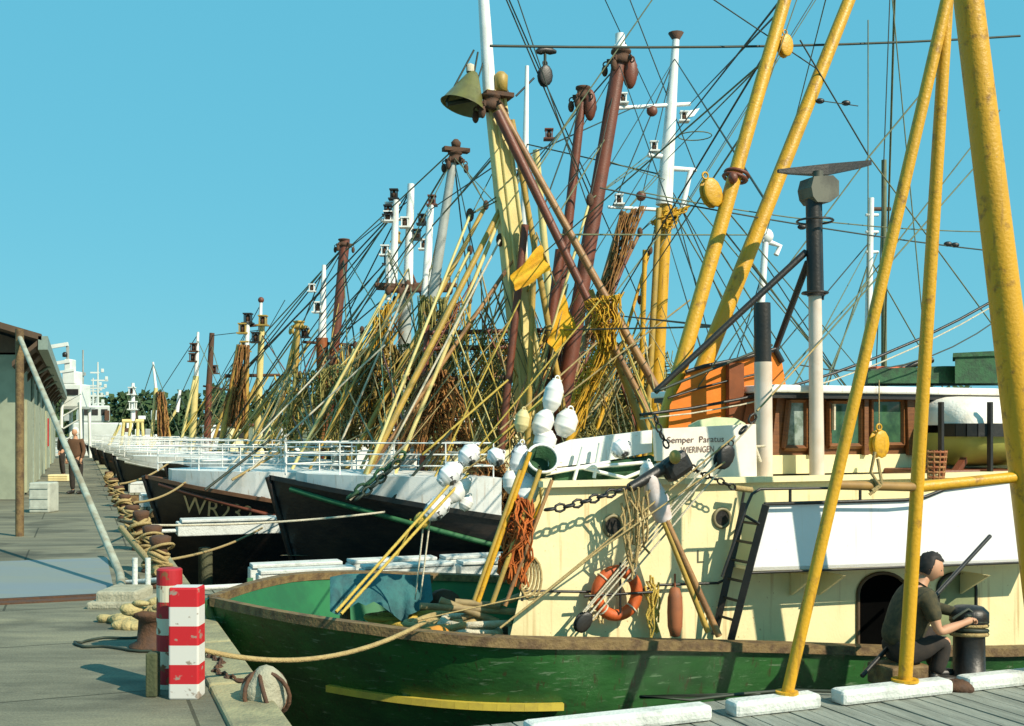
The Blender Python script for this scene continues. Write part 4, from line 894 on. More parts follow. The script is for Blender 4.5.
LN = [(b2, [(545, 80, 605, 215), (548, 80, 592, 205), (545, 82, 640, 300), (612, 62, 570, 130), (612, 66, 540, 160), (600, 75, 520, 190), (632, 60, 655, 110), (630, 62, 690, 250), (588, 100, 560, 140), (560, 140, 635, 110), (550, 148, 620, 165), (620, 165, 665, 178),
            (576, 100, 545, 205), (608, 80, 592, 200), (490, 50, 470, 90), (605, 130, 555, 215), (560, 120, 540, 180), (520, 130, 470, 230), (510, 128, 450, 215), (500, 150, 420, 240), (520, 240, 610, 130), (540, 260, 690, 130), (655, 150, 560, 310), (540, 300, 600, 230)]),
      (b3, [(770, 45, 600, 335), (778, 60, 680, 220), (752, 45, 690, 110), (745, 42, 660, 140), (765, 50, 668, 160), (790, 42, 660, 250), (680, 60, 760, 210), (672, 60, 640, 200), (690, 225, 800, 420), (700, 210, 800, 330), (730, 215, 890, 400), (680, 225, 720, 380), (672, 225, 700, 350), (715, 230, 850, 390), (720, 250, 820, 410),
            (690, 240, 760, 360), (696, 205, 640, 290), (668, 225, 560, 370), (668, 60, 612, 215), (664, 60, 605, 190), (560, 235, 770, 235), (540, 330, 700, 335), (610, 315, 720, 318), (660, 70, 700, 170), (700, 250, 780, 430), (740, 260, 860, 420), (770, 260, 870, 420), (770, 270, 740, 360), (764, 300, 730, 360), (870, 260, 830, 380), (874, 260, 940, 380), (880, 240, 800, 330)]),
      (b3, [(455, 155, 375, 300), (455, 155, 350, 330), (458, 155, 505, 215), (460, 160, 470, 300), (450, 160, 420, 300), (458, 158, 490, 330), (412, 190, 300, 350), (412, 190, 360, 290), (396, 210, 250, 370), (388, 220, 330, 310), (385, 260, 240, 420), (388, 265, 280, 430), (376, 285, 330, 345), (376, 288, 260, 440), (400, 300, 345, 380), (430, 215, 345, 330), (432, 210, 480, 180)]),
      (b4, [(344, 244, 245, 370), (343, 246, 210, 395), (345, 244, 300, 330), (345, 250, 440, 165), (347, 250, 405, 200), (340, 260, 350, 345), (324, 268, 290, 345), (324, 268, 268, 345), (322, 290, 225, 385), (325, 300, 390, 220), (355, 345, 410, 300), (350, 260, 352, 430), (344, 250, 385, 330), (320, 345, 350, 420), (300, 326, 220, 440), (300, 326, 315, 430), (330, 345, 395, 290)]),
      (f0, [(262, 304, 212, 400), (262, 325, 205, 395), (262, 325, 300, 420), (248, 330, 200, 440), (262, 340, 285, 300), (258, 378, 285, 440), (236, 376, 216, 440), (265, 345, 285, 375), (256, 345, 240, 430)]),
      (f1, [(198, 334, 155, 400), (198, 340, 240, 430), (212, 336, 262, 330), (212, 336, 192, 380), (196, 360, 170, 420), (212, 345, 236, 430)]),
      (f2, [(154, 364, 180, 440), (154, 364, 133, 440), (133, 386, 158, 440), (133, 390, 110, 440), (178, 395, 200, 440)])]
for b, ls in LN:
    for (x, y, x2, y2) in ls: b.line(rl.choice([roped, ropeg, ropeg, roped]), (x, y), (x2, y2), rl.uniform(.9, 1.7) if b not in far else .8, rl.uniform(-.3, .5), rl.uniform(-.6, .9), snap=True)
for k, (b, a) in enumerate(LIFTS):                   # each leaning boom hangs from a wire up to a mast
    tops = [(q[3], q[1]) for q in SPARS if q[3][1] < a[1] - 25 and abs(q[3][0] - a[0]) < 90 and q[3][1] > 40]
    if tops:
        t_, p_ = min(tops, key=lambda z: math.hypot(z[0][0] - a[0], z[0][1] - a[1])); q0 = b.Q(*a, 0)
        for dz in (0, .12):
            mb = MB(); mb.tube([q0, p_ + Vector((0, 0, -dz))], .012, 5, caps=False); part(mb, 'topping_lift', ropeg, b.root)
        mb = MB(); mb.blob(q0, (.07, .05, .12), 8, 6); part(mb, 'block', rustm, b.root)
# dense thin running rigging behind the mast group
def thicket(b, n, x0, x1, yt, yb, cols, w=(.8, 2.0), ln=(60, 190)):
    for i in range(n):
        x = rl.uniform(x0, x1); y = rl.uniform(yt, yb); L = rl.uniform(*ln); t = rl.choice([-.75, -.5, -.45, -.3, -.6, .3, .5, .1]) + rl.uniform(-.1, .1)
        y2 = min(448, y + L); b.line(rl.choice(cols), (x, y), (x + (y2 - y) * t, y2), rl.uniform(*w), rl.uniform(-.8, .8), rl.uniform(-1, 1), name='running_rope', snap=True)
thicket(b2, 98, 440, 660, 300, 395, [ropey, ropet, ropet, ropeg, tanw, ochre, ropeg]); thicket(b3, 98, 400, 640, 260, 390, [ropey, ropet, ropeg, ochre, tanw, ropeg, redb])
thicket(b4, 98, 330, 560, 290, 395, [ropey, ropet, ropeg, ochre, tanw, cream_m]); thicket(b5, 90, 270, 400, 330, 400, [ropey, ropet, ropeg, ochre, redb], (1, 2), (40, 100)); thicket(f0, 50, 205, 300, 370, 410, [ropey, ropet, ropeg, ochre], (.8, 1.6), (30, 70))
# long cream mooring/halyard lines crossing in front of the forecastles
for (b, x, y, x2, y2, m_, w_) in [(b3, 385, 345, 250, 470, ropew, 2), (b3, 300, 440, 232, 480, ropet, 3), (b3, 270, 440, 205, 490, roped, 3), (b3, 470, 380, 330, 450, ropeg, 1.5), (b2, 508, 380, 422, 455, ropey, 2.4), (b2, 545, 396, 410, 520, ropey, 2.2), (b2, 600, 340, 500, 430, ropet, 2), (b2, 350, 500, 410, 440, ropew, 2.2), (b2, 385, 508, 452, 430, roped, 3), (b2, 520, 300, 395, 560, ropey, 2), (b2, 560, 400, 690, 300, ropet, 1.8)]:
    b.line(m_, (x, y), (x2, y2), w_, 1.5, 1.8, name='rope')
def on_deck_chain(b, pts, off, pitch, m):
    P_ = [b.Q(x, y, off) for x, y in pts]; mb = MB(); k = 0
    for p, q in zip(P_, P_[1:]):
        L = (q - p).length; n = max(1, int(L / pitch)); d = (q - p).normalized()
        for i in range(n):
            c = p + d * (i + .5) * L / n; sd = S_ if k % 2 else d.cross(S_).normalized(); pr = sd.cross(d); k += 1
            mb.ring(c, sd, pitch * .55, pitch * .17, 8, 4, squash=(d * 1.15, pr * .75))
    part(mb, 'chain', m, b.root)
on_deck_chain(b2, [(348, 498), (365, 486), (385, 470), (405, 452)], 1.7, .15, greend); on_deck_chain(b2, [(356, 500), (378, 482), (400, 460)], 1.8, .13, roped)
# WR boat's anchor gear behind its rail
mb = MB()
for i in range(9): mb.blob(b3.W(2.2 + i * .42, 1.9, -1.45 - i * .03), (.16, .12, .12), 8, 6, jit=.5)
part(mb, 'deck_gear', rustm, b3.root)

# ------------------------------------------------------------------ nets, floats, flags hanging in the rigging (things of their own)
def net(name, label, b, top, bot, m, off=0.0, depth=.5, strands=70, r=.012, seed=1, pinch=None, cross=14):
    """a hanging bundle of netting: strands that wander and knot into meshes. top, bot: ((px0,py0),(px1,py1))"""
    rr = random.Random(seed); mb = MB(); T0 = b.Q(*top[0], off); T1 = b.Q(*top[1], off); B0 = b.Q(*bot[0], off); B1 = b.Q(*bot[1], off)
    n = 9; grid = []
    for i in range(strands):
        u = (i + rr.uniform(-.4, .4)) / strands; u = max(0, min(1, u)); pts = []
        dp = rr.uniform(-.5, .5) * depth
        for j in range(n + 1):
            v = j / n; p = T0.lerp(T1, u).lerp(B0.lerp(B1, u), v)
            if pinch: p = p.lerp(T0.lerp(T1, .5).lerp(B0.lerp(B1, .5), v), pinch * math.sin(v * math.pi * 1.0) ** 2)
            k = noise.noise_vector(Vector((u * 7, v * 3, seed * 3.1))); wv = (T1 - T0).length * .05 + .04
            p = p + N_ * (k.x * wv * 1.5 + rr.gauss(0, wv * .35)) + S_ * (math.sin(u * 19 + v * 3) * depth * .35 + dp * math.sin(math.pi * min(1, v + .1))) + Vector((0, 0, k.z * .06 - (.12 * rr.random() if j == n else 0)))
            pts.append(p)
        grid.append(pts); mb.tube(pts, r, 3, caps=False)
    for k in range(cross):
        v = (k + .5) / cross; j = min(n - 1, int(v * n)); f = v * n - j; pts = [g[j].lerp(g[j + 1], f) + Vector((0, 0, rr.uniform(-.03, .03))) for g in sorted(grid, key=lambda g: g[j].dot(N_))]
        mb.tube(pts[::2], r * .8, 3, caps=False)
    return single(mb, name, m, label, 'fishing net', 'nets hung up to dry in the rigging')
net('fishing_net', 'dark brown net cone hanging behind the white guard rail, left of the main mast', b2, ((425, 370), (445, 370)), ((395, 448), (470, 448)), netbr, -.6, .8, 80, .016, 2)
net('fishing_net', 'rust brown net heap standing on deck beside the white floats', b2, ((466, 462), (505, 462)), ((462, 518), (508, 518)), netbr, .9, .8, 90, .012, 3, cross=26)
net('fishing_net', 'olive green net curtain hanging from the red gallows bars', b2, ((428, 335), (560, 332)), ((440, 446), (600, 446)), netgr, -1.0, .6, 110, .009, 4, cross=30)
net('fishing_net', 'small brown net bag hanging high, left of the gallows bars', b3, ((438, 322), (462, 300)), ((425, 350), (448, 350)), netbr, .6, .5, 40, .016, 5)
net('fishing_net', 'long narrow brown net furled along the booms left of the yellow mast', b3, ((620, 215), (645, 205)), ((585, 330), (600, 340)), netbr, .8, .4, 46, .018, 6, pinch=.5)
net('fishing_net', 'golden yellow net bunch tied where the booms cross', b2, ((588, 300), (622, 292)), ((598, 340), (612, 345)), nety, 1.5, .3, 46, .014, 7)
net('fishing_net', 'orange yellow net strip hanging below the boom crossing', b2, ((600, 340), (612, 340)), ((565, 420), (580, 425)), nety, 1.3, .3, 30, .014, 8)
net('fishing_net', 'ochre net furled against the grey column mast', b4, ((372, 320), (392, 300)), ((362, 440), (390, 440)), nety, .3, .6, 60, .018, 9)
net('fishing_net', 'brown and olive net draped right of the grey column mast', b3, ((420, 295), (445, 300)), ((410, 440), (450, 440)), netgr, .2, .7, 70, .016, 10)
net('fishing_net', 'rusty net draped from the small crosstree at the left group of masts', f0, ((238, 345), (250, 345)), ((222, 420), (242, 430)), netbr, .3, .6, 50, .025, 11)
net('fishing_net', 'red brown net hanging at the thin far mast near the woodland', f2, ((157, 392), (164, 392)), ((158, 440), (170, 440)), netbr, .3, .6, 36, .03, 12)
net('fishing_net', 'wide olive net hanging behind the name board and crossing booms', b3, ((560, 370), (668, 350)), ((570, 445), (670, 445)), netgr, -.6, .8, 110, .014, 13, cross=22)
net('fishing_net', 'broad olive net hung low behind the main mast and the flags', b3, ((478, 345), (640, 340)), ((470, 446), (650, 446)), netgr, -.2, .9, 140, .018, 21, cross=30)
net('fishing_net', 'brown olive net wall hanging left of the red gallows bars', b3, ((352, 352), (432, 340)), ((340, 446), (440, 446)), mat('brown_olive_net', (.36, .25, .07), .95, col2=(.18, .11, .03), scale=8, amount=.9), -.4, .9, 110, .018, 22, cross=26)
net('fishing_net', 'thin yellow olive net hanging between the left masts and the grey column', b4, ((290, 375), (362, 360)), ((282, 446), (360, 446)), netgr, .2, .9, 80, .02, 23, cross=20)
net('fishing_net', 'bright orange net bundle lashed to the raking poles by the cream wall', b1, ((514, 494), (530, 504)), ((502, 566), (524, 572)), netor, 2.0, .25, 80, .009, 14, pinch=.2)
net('fishing_net', 'olive brown net between the red brown mast and the far booms', b5, ((330, 350), (352, 345)), ((310, 440), (350, 440)), netbr, .2, .6, 56, .022, 15)
net('fishing_net', 'golden net draped along the yellow boom right of the main mast head', b3, ((662, 212), (692, 205)), ((655, 222), (668, 226)), nety, .3, .3, 34, .02, 16)

# raking ochre poles at the fore end of the cream wall
for a, c, m_, w_ in [((530, 452), (478, 602), yellow, 5), ((540, 470), (492, 604), ochre, 5), ((552, 480), (505, 606), tanw, 4), ((520, 470), (474, 600), ochre, 4)]: b1.spar('pole', m_, a, c, w_, w_, 2.08, 2.08)
mbx = MB(); pts = []
for k in range(90):
    t = k / 15 * 6.283; n_ = k // 15; a = b1.Q(522, 556, 1.98); pts.append(a + N_ * (math.sin(t) * (.05 + .008 * n_) + .015 * n_ - .03) + Vector((0, 0, -.26 * (1 - math.cos(t)) / 2 * (.85 + .09 * n_))) + S_ * (.015 * n_))
mbx.tube(pts, .011, 5); single(mbx, 'hanging_rope', ropet, 'hank of looped tan rope hanging on the raking poles beside the cream wall', 'rope')

def float_(label, b, px, py, w_, h_, ang=0, off=1.6, m=floatm, group='white floats strung in the rigging'):
    """a bobbin-shaped net float with ridges and a rope hole"""
    c = b.Q(px, py, off); s = c.y / F; r_ = w_ * s / 2 * 1.12; L = h_ * s * 1.15; ax = (N_ * math.sin(R(ang)) + Vector((0, 0, math.cos(R(ang))))).normalized()
    mb = MB(); pr = []
    for i in range(25):
        t = i / 24; q = min(1.0, math.sin(math.pi * t) ** .38 * 1.02) if 0 < t < 1 else .5
        rib = 1.0 + (.06 if i in (7, 8, 16, 17) else 0); pr.append((r_ * max(.5, q) * rib, L * (t - .5)))
    pr = [(r_ * .12, -L * .5)] + pr + [(r_ * .12, L * .5)]
    mb.lathe(pr, c, ax, 26); mb.ring(c + ax * L * .54, S_, r_ * .26, r_ * .08, 8, 4)
    return single(mb, 'net_float', m, label, 'float', group)
FL = [('tallest white oval float, topmost beside the cream mast', 553, 396, 17, 30, 15, floatm2), ('plain white float just below the tallest oval one', 543, 423, 18, 24, 25, floatm2), ('round white float right of the yellow poles, level with the rail', 566, 423, 20, 24, 20, floatm2),
      ('white float behind the top of the green basket', 545, 441, 20, 20, 15, floatm2), ('white float on the left of the green basket', 519, 459, 16, 28, 12, floatm), ('grey white float hanging low left of the orange net', 511, 482, 15, 20, -5, floatm2),
      ('largest white float with black marks above the orange net', 526, 491, 22, 30, 20, floatm), ('pale yellowish float leaning on the cream mast foot', 522, 421, 13, 20, 10, mat('cream_float', (.66, .55, .26), .6)),
      ('small crumpled white float alone between the two clusters', 496, 457, 17, 14, 60, floatm), ('black blotched float at the top of the left cluster', 469, 455, 18, 20, 45, floatm), ('black blotched float second in the left cluster', 450, 474, 19, 24, 50, floatm),
      ('plain white float third in the left cluster', 459, 491, 14, 26, 45, floatm2), ('white float with straps at the lower end of the left cluster', 437, 508, 19, 26, 50, floatm), ('small white float under the left cluster near the black hull', 466, 503, 12, 14, 30, floatm2),
      ('dirty white float hanging left of the name board', 621, 449, 17, 16, 60, floatm), ('white float half behind the name board chain', 647, 472, 13, 18, 10, floatm2)]
for (lab, px, py, w_, h_, an, m_) in FL: float_(lab, b1, px, py, w_, h_, an, 1.75 if px > 600 else 1.3 if px > 480 else 1.0, m_)
# green basket among the floats
mb = MB(); c = b1.Q(542, 460, 1.45); ax = (N_ * -.15 + S_ * .8 + Vector((0, 0, .45))).normalized(); mb.lathe([(.01, -.16), (.10, -.16), (.13, 0), (.135, .03), (.12, .03), (.09, -.13), (.01, -.13)], c, ax, 20)
bk = thing('basket', 'open dark green plastic basket with pale rim among the white floats', 'basket', c - Vector((0, 0, .15))); part(mb, 'basket_body', greend, bk)
mb = MB(); mb.ring(c + ax * .03, ax, .132, .014, 22, 6); part(mb, 'rim', floatm2, bk)

def flag(label, b, pts, off, staff):
    mb = MB(); n = 8; q = [b.Q(x, y, off) for x, y in pts]; vs_ = []
    for i in range(n + 1):
        for j in range(n + 1):
            u, v = i / n, j / n; p = q[0].lerp(q[1], u).lerp(q[3].lerp(q[2], u), v); p = p + S_ * (.025 * math.sin(u * 9 + v * 3)) + Vector((0, 0, .02 * math.sin(v * 8))); vs_.append(p)
    fs = [[i * (n + 1) + j, (i + 1) * (n + 1) + j, (i + 1) * (n + 1) + j + 1, i * (n + 1) + j + 1] for i in range(n) for j in range(n)]
    top = list(vs_); k = len(top); vs2 = top + [p - S_ * .004 for p in top]
    mb.add(vs2, fs + [[a + k for a in f[::-1]] for f in fs], True)
    t = thing('marker_flag', label, 'flag', q[0], 0, 'yellow marker flags in the rigging'); part(mb, 'cloth', flagy, t)
    mb = MB(); mb.tube([b.Q(*staff[0], off), b.Q(*staff[1], off)], .012, 6); part(mb, 'staff', ropet, t)
flag('upper yellow marker flag flying across the cream mast', b2, [(541, 244), (551, 270), (516, 292), (510, 277)], 1.0, ((536, 232), (556, 285)))
flag('lower yellow marker flag drooping right of the cream mast', b2, [(564, 294), (576, 328), (557, 354), (547, 343)], 1.1, ((568, 284), (552, 356)))

# ------------------------------------------------------------------ things on the green boat
def lifebuoy():
    c = b1.Q(617, 593, 1.86); t = thing('lifebuoy', 'orange lifebuoy with pale bands hung on the cream deckhouse wall', 'lifebuoy', c - Vector((0, 0, .22)))
    mb = MB(); mb.ring(c, S_, .185, .050, 36, 12); part(mb, 'ring', orange2, t)
    for k in range(4):
        a = math.pi / 4 + k * math.pi / 2; up = Vector((0, 0, 1)); d = N_ * math.cos(a) + up * math.sin(a); tg = N_ * -math.sin(a) + up * math.cos(a)
        m2 = MB(); m2.ring(c + d * .185, tg, .053, .008, 12, 5); part(m2, 'band', ropew, t)
    m2 = MB(); m2.tube([c + Vector((0, 0, .26)) + S_ * .06, c + N_ * .0 - Vector((0, 0, .16)) + S_ * .06], .010, 5); m2.tube([c - N_ * .33 + S_ * .06, c + N_ * .3 + S_ * .06], .012, 5); part(m2, 'lashing', black, t)
lifebuoy()
mb = MB(); c = b1.Q(675, 612, 2.0); mb.lathe([(.01, .21), (.04, .20), (.062, .12), (.066, 0), (.062, -.12), (.04, -.2), (.01, -.21)], c, (0, 0, 1), 16); mb.tube([c + Vector((0, 0, .2)), c + Vector((0, 0, .32))], .01, 5)
single(mb, 'fender', mat('terracotta_fender', (.34, .11, .04), .7, col2=(.12, .05, .03), scale=7), 'slim terracotta fender hanging by the props on the cream wall', 'fender')
mb = MB(); c = b1.Q(517, 575, 1.85); mb.blob(c, (.055, .055, .06)); mb.tube([c, c + Vector((0, 0, .15))], .008, 5); single(mb, 'buoy', black, 'small black ball buoy at the front corner of the cream deckhouse', 'buoy')
for k, (px, lab) in enumerate([(652, 'tangle of yellow rope hanging right of the orange lifebuoy'), (597, 'short tan rope tassel hanging left of the orange lifebuoy')]):
    mb = MB(); rr = random.Random(5 + k)
    for i in range(12 if k == 0 else 6):
        x = px + rr.uniform(-6, 6); y0 = 575 + rr.uniform(0, 20) + k * 5; L = rr.uniform(30, 55) if k == 0 else rr.uniform(20, 35)
        mb.tube([b1.Q(x + rr.uniform(-4, 4), y0 + L * t, 1.84 + .05 * rr.random()) for t in (0, .25, .5, .75, 1)], .010, 5)
    single(mb, 'rope_tangle', ropey if k == 0 else ropet, lab, 'rope')
mb = MB(); rr = random.Random(9)
for i in range(15):
    x = 632 + rr.uniform(-10, 14); y0 = 486 + rr.uniform(0, 22); mb.tube([b1.Q(x + rr.uniform(-5, 5) + (5 * t), y0 + rr.uniform(50, 75) * t, 1.98 + .1 * rr.random()) for t in (0, .25, .5, .75, 1)], .010, 4)
single(mb, 'rope_tangle', ropet, 'untidy tan rope bunch hanging from the black derrick heel', 'rope')
# coils of rope on the fore deck
def coil(c, R0, n, r, m, label, seed=0, squash=.6):
    rr = random.Random(seed); mb = MB()
    for i in range(n):
        a = Vector((rr.uniform(-.06, .06), rr.uniform(-.06, .06), r * 1.2 * i * .8)); nrm = Vector((rr.uniform(-.2, .2), rr.uniform(-.2, .2), 1))
        mb.ring(Vector(c) + a, nrm, R0 * rr.uniform(.7, 1.05), r, 22, 6)
    return single(mb, 'rope_coil', m, label, 'rope coil', 'rope coils on the fore deck')
def deckpt(b, px, off, up=0.0): p = b.Q(px, 600, off); p.z = E + b.deck + up; return p
coil(deckpt(b1, 440, 1.0, .42), .32, 9, .03, ropet, 'pale tan rope coil on the fore deck, nearest the cream wall', 1)
coil(deckpt(b1, 474, 1.1, .38), .26, 10, .03, ropew, 'whitish rope coil heaped against the raking poles', 2)
coil(deckpt(b1, 405, .2, .42), .30, 7, .03, ropey, 'yellow rope coil in the middle of the fore deck', 3)
mb = MB(); c = deckpt(b1, 433, 1.5, .52); mb.blob(c, (.22, .2, .16), 16, 10, jit=.3); single(mb, 'buoy', mat('orange_buoy', (.62, .26, .03), .7, col2=(.4, .16, .03), scale=6), 'orange buoy lying among the rope coils at the rail', 'buoy')
mb = MB()
for (a, c) in (((420, 606), (520, 612)), ((440, 600), (498, 622)), ((455, 602), (500, 606)), ((462, 618), (520, 596))): mb.tube([b1.Q(*a, 1.2), b1.Q(*c, 1.3)], .03, 8)
wn = thing('anchor_winch', 'low rusty anchor winch with pale bars behind the rope coils', 'winch', deckpt(b1, 470, .4)); part(mb, 'bar', mat('dull_bar', (.30, .22, .10), .7, col2=(.08, .05, .03), scale=8), wn)
mb = MB(); cc = deckpt(b1, 455, .2, .25); mb.box(cc, (.9, .55, .5), N_, -S_, (0, 0, 1), .05); mb.lathe([(.0, -.4), (.18, -.4), (.18, -.3), (.1, -.28), (.1, .28), (.18, .3), (.18, .4), (0, .4)], cc + Vector((0, 0, .32)), S_, 16); part(mb, 'winch_body', rustm, wn)
# blue-green tarpaulin slung over a trestle
def tarp():
    b = b1; mb = MB(); n = 22; top = [(330, 577), (345, 574), (380, 573), (410, 575), (430, 574)]; vs_ = []
    for i in range(n + 1):
        u = i / n; k = u * 4; j = min(3, int(k)); x = top[j][0] + (top[j + 1][0] - top[j][0]) * (k - j); y = top[j][1] + (top[j + 1][1] - top[j][1]) * (k - j)
        hang = 20 + 20 * abs(math.sin(u * 5.2 + .8)) + (8 if .4 < u < .75 else 0)
        for v in range(7):
            t = v / 6; fold = .07 * math.sin(u * 26) * t + .04 * math.sin(u * 11 + 2 * t)
            vs_.append(b.Q(x + 3 * t * math.sin(u * 14), y + hang * t, .2 + .35 * t + fold))
        vs_.append(b.Q(x, y + 3, -.1)); vs_.append(b.Q(x, y + 14 + 6 * math.sin(u * 9), -.25))
    m = 9; vs_ = [v for v in vs_]; fs = [[i * m + j, (i + 1) * m + j, (i + 1) * m + j + 1, i * m + j + 1] for i in range(n) for j in list(range(6))]
    fs += [[i * m, i * m + 7, (i + 1) * m + 7, (i + 1) * m] for i in range(n)] + [[i * m + 7, i * m + 8, (i + 1) * m + 8, (i + 1) * m + 7] for i in range(n)]
    mb.add(vs_, fs, True); single(mb, 'tarpaulin', bluecl, 'blue green tarpaulin thrown over a trestle on the fore deck', 'tarpaulin')
    t = thing('trestle', 'dark timber trestle under the blue green tarpaulin', 'trestle', deckpt(b, 385, 0)); mb = MB(); mb.bar(b.Q(332, 581, .0), b.Q(432, 579, .0), .07, .07); part(mb, 'beam', railb, t)
    for px in (345, 392, 425):
        mb = MB(); p = b.Q(px, 582, .0); q = deckpt(b, px - 4, .35); mb.bar(p, q, .06, .06, up=S_); part(mb, 'leg', railb, t)
        mb = MB(); q = deckpt(b, px + 4, -.35); mb.bar(p, q, .06, .06, up=S_); part(mb, 'leg', railb, t)
tarp()
# double yellow tackle to the left cluster of floats
for (a, c) in (((462, 470), (336, 612)), ((468, 474), (341, 614))): b1.line(ropey, a, c, 3.2, .9, 2.0, name='tackle_rope')
b1.line(ropey, (548, 396), (470, 462), 2.2, 1.1, 1.0, name='tackle_rope'); b1.line(ropey, (600, 300), (468, 460), 2, 1.2, 1.0, name='tackle_rope'); b1.line(ropet, (508, 440), (452, 480), 2.2, 1.2, 1.0, name='tackle_rope'); b1.line(ropew, (424, 520), (415, 600), 1.8, .9, .9, name='rope'); b1.line(ropew, (430, 520), (420, 600), 1.8, .9, 1.0, name='rope')
mbx = MB(); mbx.blob(b1.Q(422, 522, .95), (.07, .06, .08), jit=.5); part(mbx, 'rope_knot', ropey, b1.root)
# upright wooden post row inside far bulwark (stanchions)
for px in (250, 300): mbx = MB(); mbx.bar(b1.Q(px, 600, -1.9), b1.Q(px, 578, -1.95), .06, .06, up=S_); part(mbx, 'bulwark_stanchion', greenin, b1.root)
# lifeboat on chocks
def lifeboat():
    b = b1; c0 = b.Q(926, 420, 1.7); t = thing('lifeboat', 'white covered lifeboat with black strap and yellow green underside beside the wheelhouse', 'lifeboat', b.Q(985, 470, 1.7))
    def shell(prof, xs, name, m, par=None):
        mb = MB(); vs_ = []; n = 15
        for (px, s_) in xs:
            for i in range(n):
                a = prof[0] + (prof[1] - prof[0]) * i / (n - 1); yy = prof[2]; up = math.sin(a); sd = math.cos(a)
                p = b.Q(px, yy, 1.7) ; h = prof[3] * s_
                vs_.append(p - S_ * .55 + S_ * .55 * sd * s_ ** .5 + Vector((0, 0, h * up)))
        fs = [[i * n + j, (i + 1) * n + j, (i + 1) * n + j + 1, i * n + j + 1] for i in range(len(xs) - 1) for j in range(n - 1)]
        mb.add(vs_, fs, True); mb.add(vs_[:n], [list(range(n))]); mb.add(vs_[-n:], [list(range(n))]); return part(mb, name, m, t, par)
    xs = [(968, .12), (969, .45), (972, .70), (978, .88), (987, .97), (1000, 1), (1040, 1.0), (1100, .9)]
    h_up = 31 / F * 10.6; h_dn = 42 / F * 10.6
    shell((0, math.pi, 425, h_up), xs, 'cover', mat('white_cover', (.80, .75, .66), .7, col2=(.62, .52, .4), scale=4, bump=.4), None)
    shell((0, -math.pi, 433, h_dn * .85), xs, 'hull', mat('yellow_green_hull', (.38, .37, .08), .5, col2=(.26, .24, .07), scale=3))
    mb = MB(); P_ = [b.Q(px, 430, 1.7) - S_ * .55 + S_ * (.55 * s_ ** .5 + .02) for px, s_ in xs]
    for p, q in zip(P_, P_[1:]): mb.bar(p, q, .05, .13)
    part(mb, 'rubbing_band', black, t)
    for px in (941, 990):
        mb = MB(); mb.bar(b.Q(px, 402, 1.75), b.Q(px, 478, 1.75), .03, .05, up=S_); part(mb, 'strap', black, t)
    for px in (950, 1005):
        mb = MB(); p = b.Q(px, 474, 1.6); mb.box(p - S_ * .4, (.6, 1.0, .09), N_, -S_, (0, 0, 1), .02); mb.bar(p + S_ * .05, b.Q(px + 14, 460, 1.5), .06, .06); part(mb, 'chock', redb, t)
lifeboat()
mb = MB()
for k in range(6): mb.ring(b1.Q(932, 452 + k * 5, 1.75), (0, 0, 1), .13 - .005 * k, .013, 16, 5)
for k in range(14):
    a = k / 14 * 6.283; d = Vector((math.cos(a), math.sin(a), 0)) * .13; mb.tube([b1.Q(932, 450, 1.75) + d, b1.Q(932, 479, 1.75) + d * .8], .011, 4)
single(mb, 'basket', mat('wicker_red', (.28, .08, .03), .8, col2=(.45, .3, .1), scale=20), 'small red brown wicker basket between wheelhouse and lifeboat', 'basket')

# ------------------------------------------------------------------ jetties between the berths
def jetty(const, width, z, x_start, length, label, seed=0, gap=.07, blk=1.15, m_deck=None, kerb_rows=(0, 1), kh=.24, kw=.26, rail=None, planked=True):
    """const: distance D - K*X of the near edge; runs along N_ from the quay"""
    rr = random.Random(seed)
    def pt(s_, off, zz):                               # s_ metres along from the quay edge, off metres away from camera beyond the near edge
        D0 = (const + K * (-1.54 + K * 7)) / (1 + K * K) ; p = Vector((edgeX(D0), D0, 0)); return p + N_ * s_ - S_ * off + Vector((0, 0, zz))
    t = thing('jetty', label, 'jetty', pt(0, 0, 0), HEAD, 'finger jetties between the boats')
    md = m_deck or mat('jetty_planks', (.26, .27, .20), .85, col2=(.13, .13, .09), scale=4, amount=.8, bump=.5, stretch=(4, .6, 1))
    mb = MB(); k = 0; s_ = .02
    while s_ < length:                                 # cross planks with open joints
        mb.box(pt(s_ + .07, width / 2, z - .03 + rr.uniform(-.003, .003)), (.145, width, .06), N_, -S_); s_ += .16
    if planked: part(mb, 'deck', md, t)
    for off in ((.08, width - .08) if planked else ()):
        mb = MB(); mb.bar(pt(0.0, off, z - .16), pt(length, off, z - .16), .12, .19); part(mb, 'bearer', railb, t)
    for row in kerb_rows:
        s_ = x_start; off = kw / 2 if row == 0 else width - kw / 2
        while s_ < length - .3:
            L = min(blk * rr.uniform(.9, 1.15), length - s_); mb = MB(); mb.box(pt(s_ + L / 2, off + rr.uniform(-.02, .02), z + kh / 2 + .002), (L, kw, kh), N_, -S_, (0, 0, 1), .015); mb.box(pt(s_ + L / 2, off, z + kh + .03), (L * .96, kw * 1.18, .05), N_, -S_, (0, 0, 1), .012)
            part(mb, 'kerb_beam', kerbw, t); s_ += L + gap
    s_ = 1.0
    while s_ < length:
        for off in (.1, width - .1):
            mb = MB(); mb.tube([pt(s_, off, -.6), pt(s_, off, z - .25)], .11, 10); part(mb, 'pile', mat('wet_pile', (.10, .10, .05), .8, col2=(.03, .035, .02), scale=4, bump=.6), t)
        s_ += 2.4
    if rail:
        mb = MB(); mb.tube([pt(rail[0], .1, z + rail[2]), pt(rail[1], .1, z + rail[2])], .035, 8); part(mb, 'tie_pipe', kerbw, t)
    return t, pt
jetty(15.35, .95, QZ - .40, 1.0, 10.5, 'white kerbed jetty right behind the green boat', 2, rail=(-.6, 1.1, .1))
